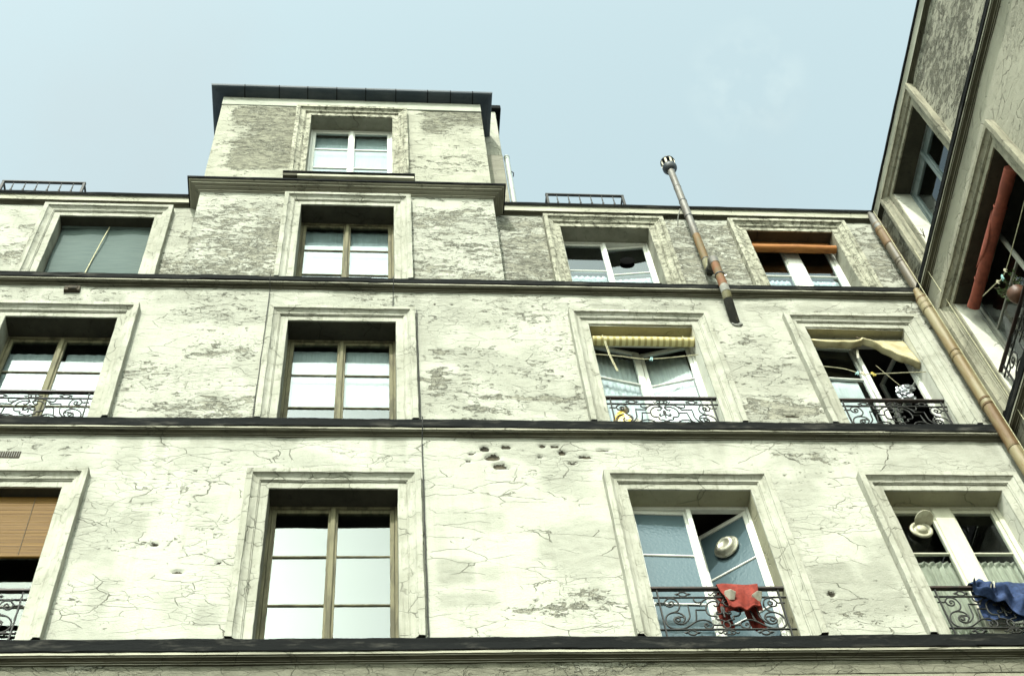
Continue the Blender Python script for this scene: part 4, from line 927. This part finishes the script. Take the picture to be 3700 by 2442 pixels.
def peg(x, y, z_, mat, label, tilt=.2, rz=0):
    e = empty('clothes_peg', (x, y, z_), rz); e.rotation_euler = (0, tilt, rz)
    for sg in (-1, 1): o = MB().add([(sg*.003, -.008, .028), (sg*.003, .008, .028), (sg*.010, .008, -.045), (sg*.010, -.008, -.045), (sg*.011, -.008, .028), (sg*.011, .008, .028), (sg*.017, .008, -.045), (sg*.017, -.008, -.045)], [(0, 1, 2, 3), (4, 7, 6, 5), (0, 4, 5, 1), (3, 2, 6, 7), (0, 3, 7, 4), (1, 5, 6, 2)]).build('prong', mat, e)
    MB().tube([(-.012, 0, 0), (.012, 0, 0)], .006, 6).build('spring', 'chrome', e)
    return tag(e, label, 'peg', 'clothes pegs on the ropes')
peg(3.225, .08, 15.42, 'peg_aqua', 'aqua peg alone on the rope under the striped blind', .25)
peg(5.595, .02, 15.08, 'peg_aqua', 'aqua peg on the rope under the cream awning', .55)
peg(5.66, .02, 15.075, 'peg_cream', 'cream peg on the rope under the cream awning', -.3)
peg(5.775, .02, 15.07, 'peg_yellow', 'yellow peg on the rope under the cream awning', -.35)
for k, (yy, zz, m_, lb) in enumerate(((-1.22, 15.10, 'peg_cream', 'cream peg nearest the corner on the wing rope'), (-1.32, 15.03, 'peg_aqua', 'aqua peg on the rope above the terracotta pot'), (-1.42, 15.01, 'peg_cream', 'cream peg on the rope right above the terracotta pot'))):
    peg(6.985, yy, zz, m_, lb, .3*(-1)**k, math.pi/2)

t = tag(empty('foil_bundle', (6.14, .2, 14.99)), 'crumpled silver foil bundle hung in the window below the cream awning', 'foil bundle')
o = crumple('foil_body', (0, 0, -.06), .095, 'foil', 3, 4, .8, (.75, .6, 1.1), t, 4, True); crumple('foil_wing', (.085, -.02, .035), .06, 'foil', 8, 3, .8, (1.2, .5, .7), t, 5, True); crumple('foil_tail', (.03, 0, -.17), .075, 'foil', 11, 3, .8, (1.1, .6, .8), t, 4, True)
t = tag(empty('cloth_bundle', (2.72, .09, 13.95)), 'yellow and cream bundle behind the railing under the striped blind', 'bundle')
crumple('bundle_body', (0, 0, .17), .15, 'cloth_yellow', 21, 3, .4, (.75, .5, 1.25), t, 2.2); crumple('bundle_knot', (.04, -.02, .41), .05, 'cloth_white', 22, 3, .3, (1.0, .8, .9), t, 2); crumple('bundle_side', (.14, .0, .12), .11, 'cloth_white', 23, 3, .4, (.7, .5, 1.2), t, 2)
# pot and plant on the railing of the wing
t = tag(empty('plant_pot', (6.97, -1.36, 14.47)), 'round terracotta pot with sprigs on the railing of the wing', 'pot')
MB().lathe([(.001, 0), (.05, .002), (.085, .04), (.10, .09), (.095, .135), (.10, .15), (.092, .155), (.085, .14), (.001, .135)], (0, 0, 0), 22).build('pot', 'terracotta', t)
mb = MB(); ml = MB(); rnd = random.Random(12)
for k in range(16):
    a_ = rnd.uniform(0, 6.28); tip = Vector((.16*math.cos(a_)*rnd.uniform(.4, 1), .2*math.sin(a_)*rnd.uniform(.5, 1)+.05, rnd.uniform(.22, .48))); mb.tube(catmull([(0, 0, .13), tip*.5+Vector((0, 0, .1)), tip], 4), .003, 4)
    for j in range(9):
        q = tip*rnd.uniform(.55, 1.05)+Vector((rnd.uniform(-.03, .03), rnd.uniform(-.03, .03), .04)); a = Vector((rnd.uniform(-1, 1), rnd.uniform(-1, 1), rnd.uniform(-1, 1))).normalized()*.03; b_ = a.orthogonal()*.45
        ml.add([q-a, q+b_, q+a, q-b_], [(0, 1, 2, 3)])
mb.build('stems', 'twig', t); ml.build('leaves', 'leaf', t)
# twig growing at the foot of the high wing window
mb = MB(); rnd = random.Random(2)
for k in range(7):
    d_ = Vector((rnd.uniform(-.08, .01), rnd.uniform(-.12, .04), rnd.uniform(-.02, .16))); mb.tube(catmull([(0, 0, 0), d_*.5+Vector((0, 0, .02)), d_], 3), [.004]*6+[.002], 4)
o = mb.build('twig_tuft', 'twig'); o.location = (7.27, -.30, 17.93); tag(o, 'dry twig sprouting at the white jamb of the high wing window', 'twig')

# ------------------------------------------------------------------ pipes
t = tag(empty('vent_pipe', (4.366, .15, 16.1)), 'patched zinc and rust flue pipe with cowl rising past the eaves', 'flue pipe')
def seg(pts, r, mat, n=18): return MB().tube([(x-4.366, y-.15, z_-16.1) for x, y, z_ in pts], [q*.68 for q in r] if isinstance(r, list) else r*.68, n).build('pipe_section', mat, t)
def col(x, y, z_, r=.086, h=.016, mat='cowl_black', ax=None):
    r *= .68; return MB().lathe([(r-.012, -h/2), (r, -h/2), (r, h/2), (r-.012, h/2)], (x-4.366, y-.15, z_-16.1), 20, 0, ax).build('collar', mat, t)
X, Y = 4.366, .14
seg([(X, Y, 20.12), (X, Y, 20.72)], .076, 'pipe_zinc'); seg([(X, Y, 19.66), (X, Y, 20.14)], .079, 'pipe_zinc'); seg([(X, Y, 19.18), (X, Y, 19.68)], .082, 'pipe_zinc'); seg([(X, Y, 18.62), (X, Y, 19.2)], .078, 'pipe_zinc')
seg([(X, Y, 17.93), (X, Y, 18.64)], .081, 'pipe_rust'); seg([(X, Y, 17.62), (X, Y, 17.95)], .084, 'pipe_mossy')
for z_ in (19.67, 19.19): col(X, Y, z_, .087)
col(X, Y, 17.94, .089); col(X, Y, 20.13, .083, .01, 'pipe_zinc')
seg([(X, Y, 17.60), (X-.006, Y-.02, 17.66), (X-.018, Y-.08, 17.58), (X-.03, Y-.15, 17.49)], [.084, .088, .088, .086], 'pipe_soot')
X2, Y2 = 4.285, -.235
seg([(X-.05, Y-.20, 17.40), (X2+.01, Y2+.05, 17.37), (X2, Y2, 17.28), (X2, Y2, 17.16)], [.086, .092, .092, .09], 'pipe_zinc')
seg([(X2, Y2, 16.86), (X2, Y2, 17.18)], .084, 'pipe_red_rust'); seg([(X2, Y2, 16.56), (X2, Y2, 16.88)], .082, 'pipe_red_rust'); col(X2, Y2, 16.87, .094, .02)
for sg in (-1, 1): MB().tube([(X2-4.366+sg*.058, Y2-.15, .77), (X2-4.366+sg*.088, Y2-.16, .77)], .011, 6).build('clamp_bolt', 'chrome', t)
seg([(X2, Y2, 16.60), (X2, Y2, 16.53), (X2+.002, Y2+.01, 16.47)], [.083, .086, .086], 'mortar')
seg([(X2, Y2, 16.54), (X2+.004, Y2+.02, 16.44), (X2+.012, Y2+.05, 16.38)], [.084, .085, .085], 'pipe_mossy')
seg([(X2+.01, Y2+.04, 16.40), (X2+.02, Y2+.08, 16.34), (X2+.05, Y2+.16, 16.24), (4.372, .02, 16.12)], [.086, .086, .086, .085], 'pipe_soot')
crumple('mortar_patch', (4.376-4.366, -.005-.15, 16.11-16.1), .075, 'mortar', 5, 3, .25, (.95, .25, .85), t)
# cowl
c = (0, -.01, 4.62)
cw = empty('cowl', c, 0, t); cw.scale = (.72, .72, 1)
MB().lathe([(.078, -.02), (.082, -.03), (.09, -.03), (.150, .06), (.152, .10), (.146, .10), (.085, 0)], (0, 0, 0), 26).build('cowl_collar', 'cowl_black', cw)
for k in range(8):
    a_ = k*math.pi/4+.2; w_ = .26
    P = [[(.146*math.cos(a_+w_*(i/4-.5)*2*.62), .146*math.sin(a_+w_*(i/4-.5)*2*.62), .10+.17*j) for i in range(5)] for j in range(2)]
    o = MB().grid(P).build('cowl_strip', 'cowl_bright', cw); m = o.modifiers.new('thick', 'SOLIDIFY'); m.thickness = .006
MB().lathe([(.06, .09), (.06, .27)], (0, 0, 0), 16).build('cowl_core', 'cowl_black', cw)
MB().lathe([(.001, .262), (.15, .262), (.156, .27), (.152, .29), (.06, .335), (.001, .345)], (0, 0, 0), 26).build('cowl_cap', 'cowl_black', cw)
# iron stay for the flue
MB().tube([(X-.08-4.366, Y-.15, 19.45-16.1), (X-.13-4.366, .03, 19.3-16.1), (X-.14-4.366, .14, 19.2-16.1)], .008, 6).build('stay', 'mortar', t)

t = tag(empty('drain_pipe', (6.83, -.12, 0)), 'rust-stained ochre drainpipe running down the inner corner', 'drainpipe')
def dseg(pts, r, mat, n=20): return MB().tube([(x-6.83, y+.12, z_) for x, y, z_ in pts], [q*.88 for q in r] if isinstance(r, list) else r*.88, n).build('pipe_section', mat, t)
def dcol(x, y, z_, r, h=.05, mat='pipe_ochre_rusty'):
    r *= .89; return MB().lathe([(r-.03, -h), (r-.006, -h), (r, -h*.7), (r, -h*.2), (r-.008, 0), (r, h*.2), (r, h*.7), (r-.006, h), (r-.03, h)], (x-6.83, y+.12, z_), 22).build('collar', mat, t)
xa, ya = 7.075, .165
dseg([(7.09, .2, 19.56), (xa, ya, 19.40), (xa, ya, 19.10), (xa, ya, 19.0)], [.03, .06, .088, .085], 'pipe_zinc')
dseg([(xa, ya, 18.52), (xa, ya, 19.02)], .083, 'pipe_ochre_rusty'); dseg([(xa, ya, 18.0), (xa, ya, 18.54)], .080, 'pipe_grey_brown'); dseg([(xa, ya, 16.75), (xa, ya, 18.02)], .080, 'pipe_grey_brown')
for z_ in (19.10, 18.92, 18.53): dcol(xa, ya, z_, .088, .022)
for z_ in (18.08, 18.0): dcol(xa, ya, z_, .087, .02, 'pipe_grey_brown')
xb, yb = 6.815, -.13
dseg([(xb, yb, 16.78), (xb, yb, 16.66), (xb, yb, 16.52), (xb, yb, 16.3)], [.045, .06, .088, .086], 'pipe_ochre')
dseg([(xb, yb, 15.22), (xb, yb, 16.32)], .081, 'pipe_ochre'); dseg([(xb, yb, 14.2), (xb, yb, 15.24)], .083, 'pipe_ochre'); dseg([(xb, yb, 13.4), (xb, yb, 14.22)], .080, 'pipe_ochre_rusty'); dseg([(xb, yb, 9), (xb, yb, 13.42)], .082, 'pipe_ochre')
for z_ in (16.52, 16.40, 16.28, 15.30, 15.20, 14.30, 14.20, 13.42): dcol(xb, yb, z_, .0895, .02, 'pipe_ochre_rusty' if z_ < 14.5 or z_ > 16.45 else 'pipe_ochre')

# ------------------------------------------------------------------ cables
def cable(pts, r, label, mat='iron_black', name='wall_cable'):
    return tag(MB().tube(pts, r, 5).build(name, mat), label, 'cable', 'thin cables on the facade')
def wob(x, y, z0, z1, s, k=10): return [(x+.012*n1(i*.7, s), y+.004*n1(i*.9, s+3), z0+(z1-z0)*i/k) for i in range(k+1)]
cable(wob(-1.262, -.030, 16.66, 13.92, 3, 16), .0055, 'thin cable hugging left frame of weathered middle storey window')
cable([(-1.266, -.162, 16.82), (-1.265, -.160, 16.72), (-1.262, -.03, 16.65)], .0055, 'short cable over the string course left of middle storey window')
cable([(.222, -.162, 16.82), (.221, -.160, 16.72), (.219, -.03, 16.64), (.214, -.03, 16.26)], .0055, 'short cable dropping to the middle of the window head')
cable([(.512, -.167, 13.86), (.511, -.165, 13.70), (.508, -.03, 13.62)]+wob(.506, -.028, 13.6, 10.66, 8, 16), .0065, 'cable along right frame of the lowest weathered window')
cable(wob(.497, -.03, 16.25, 13.9, 11, 12), .006, 'cable along right frame of weathered middle storey window')
cable([(6.80, -.27, 18.7), (6.79, -.275, 16.0), (6.79, -.28, 9)], .0045, 'pale wire hanging beside the corner drainpipe', 'rope', 'hanging_wire')
cable([(6.90, -.42, 17.3), (6.89, -.42, 13.0), (6.89, -.42, 9)], .0045, 'second pale wire hanging on the wing side of drainpipe', 'rope', 'hanging_wire')

# ------------------------------------------------------------------ on the roof
t = tag(empty('chimney_stack', (1.75, .8, 20)), 'narrow chimney stack behind the right side of tower', 'chimney')
MB().bbox(-.35, .205, -.25, .5, -.6, 3.72, .01).build('stack', 'surround_stone', t)
MB().bbox(-.35, .210, -.255, .5, -.6, 2.0, .01).build('stack_foot', 'cornice_grey', t)
MB().bbox(-.40, .295, -.31, .55, 3.72, 3.86, .012).build('cap', 'zinc_black', t)
t = tag(empty('roof_pipe', (2.03, .62, 19.7)), 'pale plastic pipe standing beside the chimney stack', 'pipe')
MB().tube([(0, 0, 0), (0, 0, 2.35)], .042, 14).build('pipe', 'pvc_pale', t)
MB().lathe([(.03, 0), (.047, 0), (.047, .03), (.03, .03)], (0, 0, 2.34), 16).build('rim', 'pvc_pale', t)
MB().tube([(.03, -.05, 1.75), (.065, -.02, 1.76), (.065, .04, 1.76)], .008, 6).build('bracket', 'iron_black', t)
def guard(x0, x1, label):
    t = tag(empty('roof_railing', ((x0+x1)/2, .7, 20.0)), label, 'railing', 'black guard rails above the eaves'); h_ = (x1-x0)/2
    MB().bbox(-h_, h_, -.02, .02, .935, .965, .004).build('handrail', 'iron_black', t); MB().bbox(-h_, h_, -.012, .012, .35, .37, .003).build('bar', 'iron_black', t)
    for sg in (-1, 1): MB().bbox(sg*(h_-.02)-.018, sg*(h_-.02)+.018, -.018, .018, -.2, .935, .003).build('post', 'iron_black', t)
    for k in range(1, 7):
        xx = -h_+2*h_*k/7
        MB().lathe([(.007, -.1), (.007, .66), (.017, .70), (.007, .74), (.012, .80), (.007, .84), (.007, .935)], (xx, 0, 0), 8).build('baluster', 'iron_black', t)
    for sg in (-1, 1): MB().box(sg*(h_-.02)-.012, sg*(h_-.02)+.012, .0, .9, .93, .955).build('stay', 'iron_black', t)
    return t
guard(2.545, 3.745, 'black guard rail above the eaves right of the tower')
guard(-5.44, -4.25, 'black guard rail above the eaves at the far left')
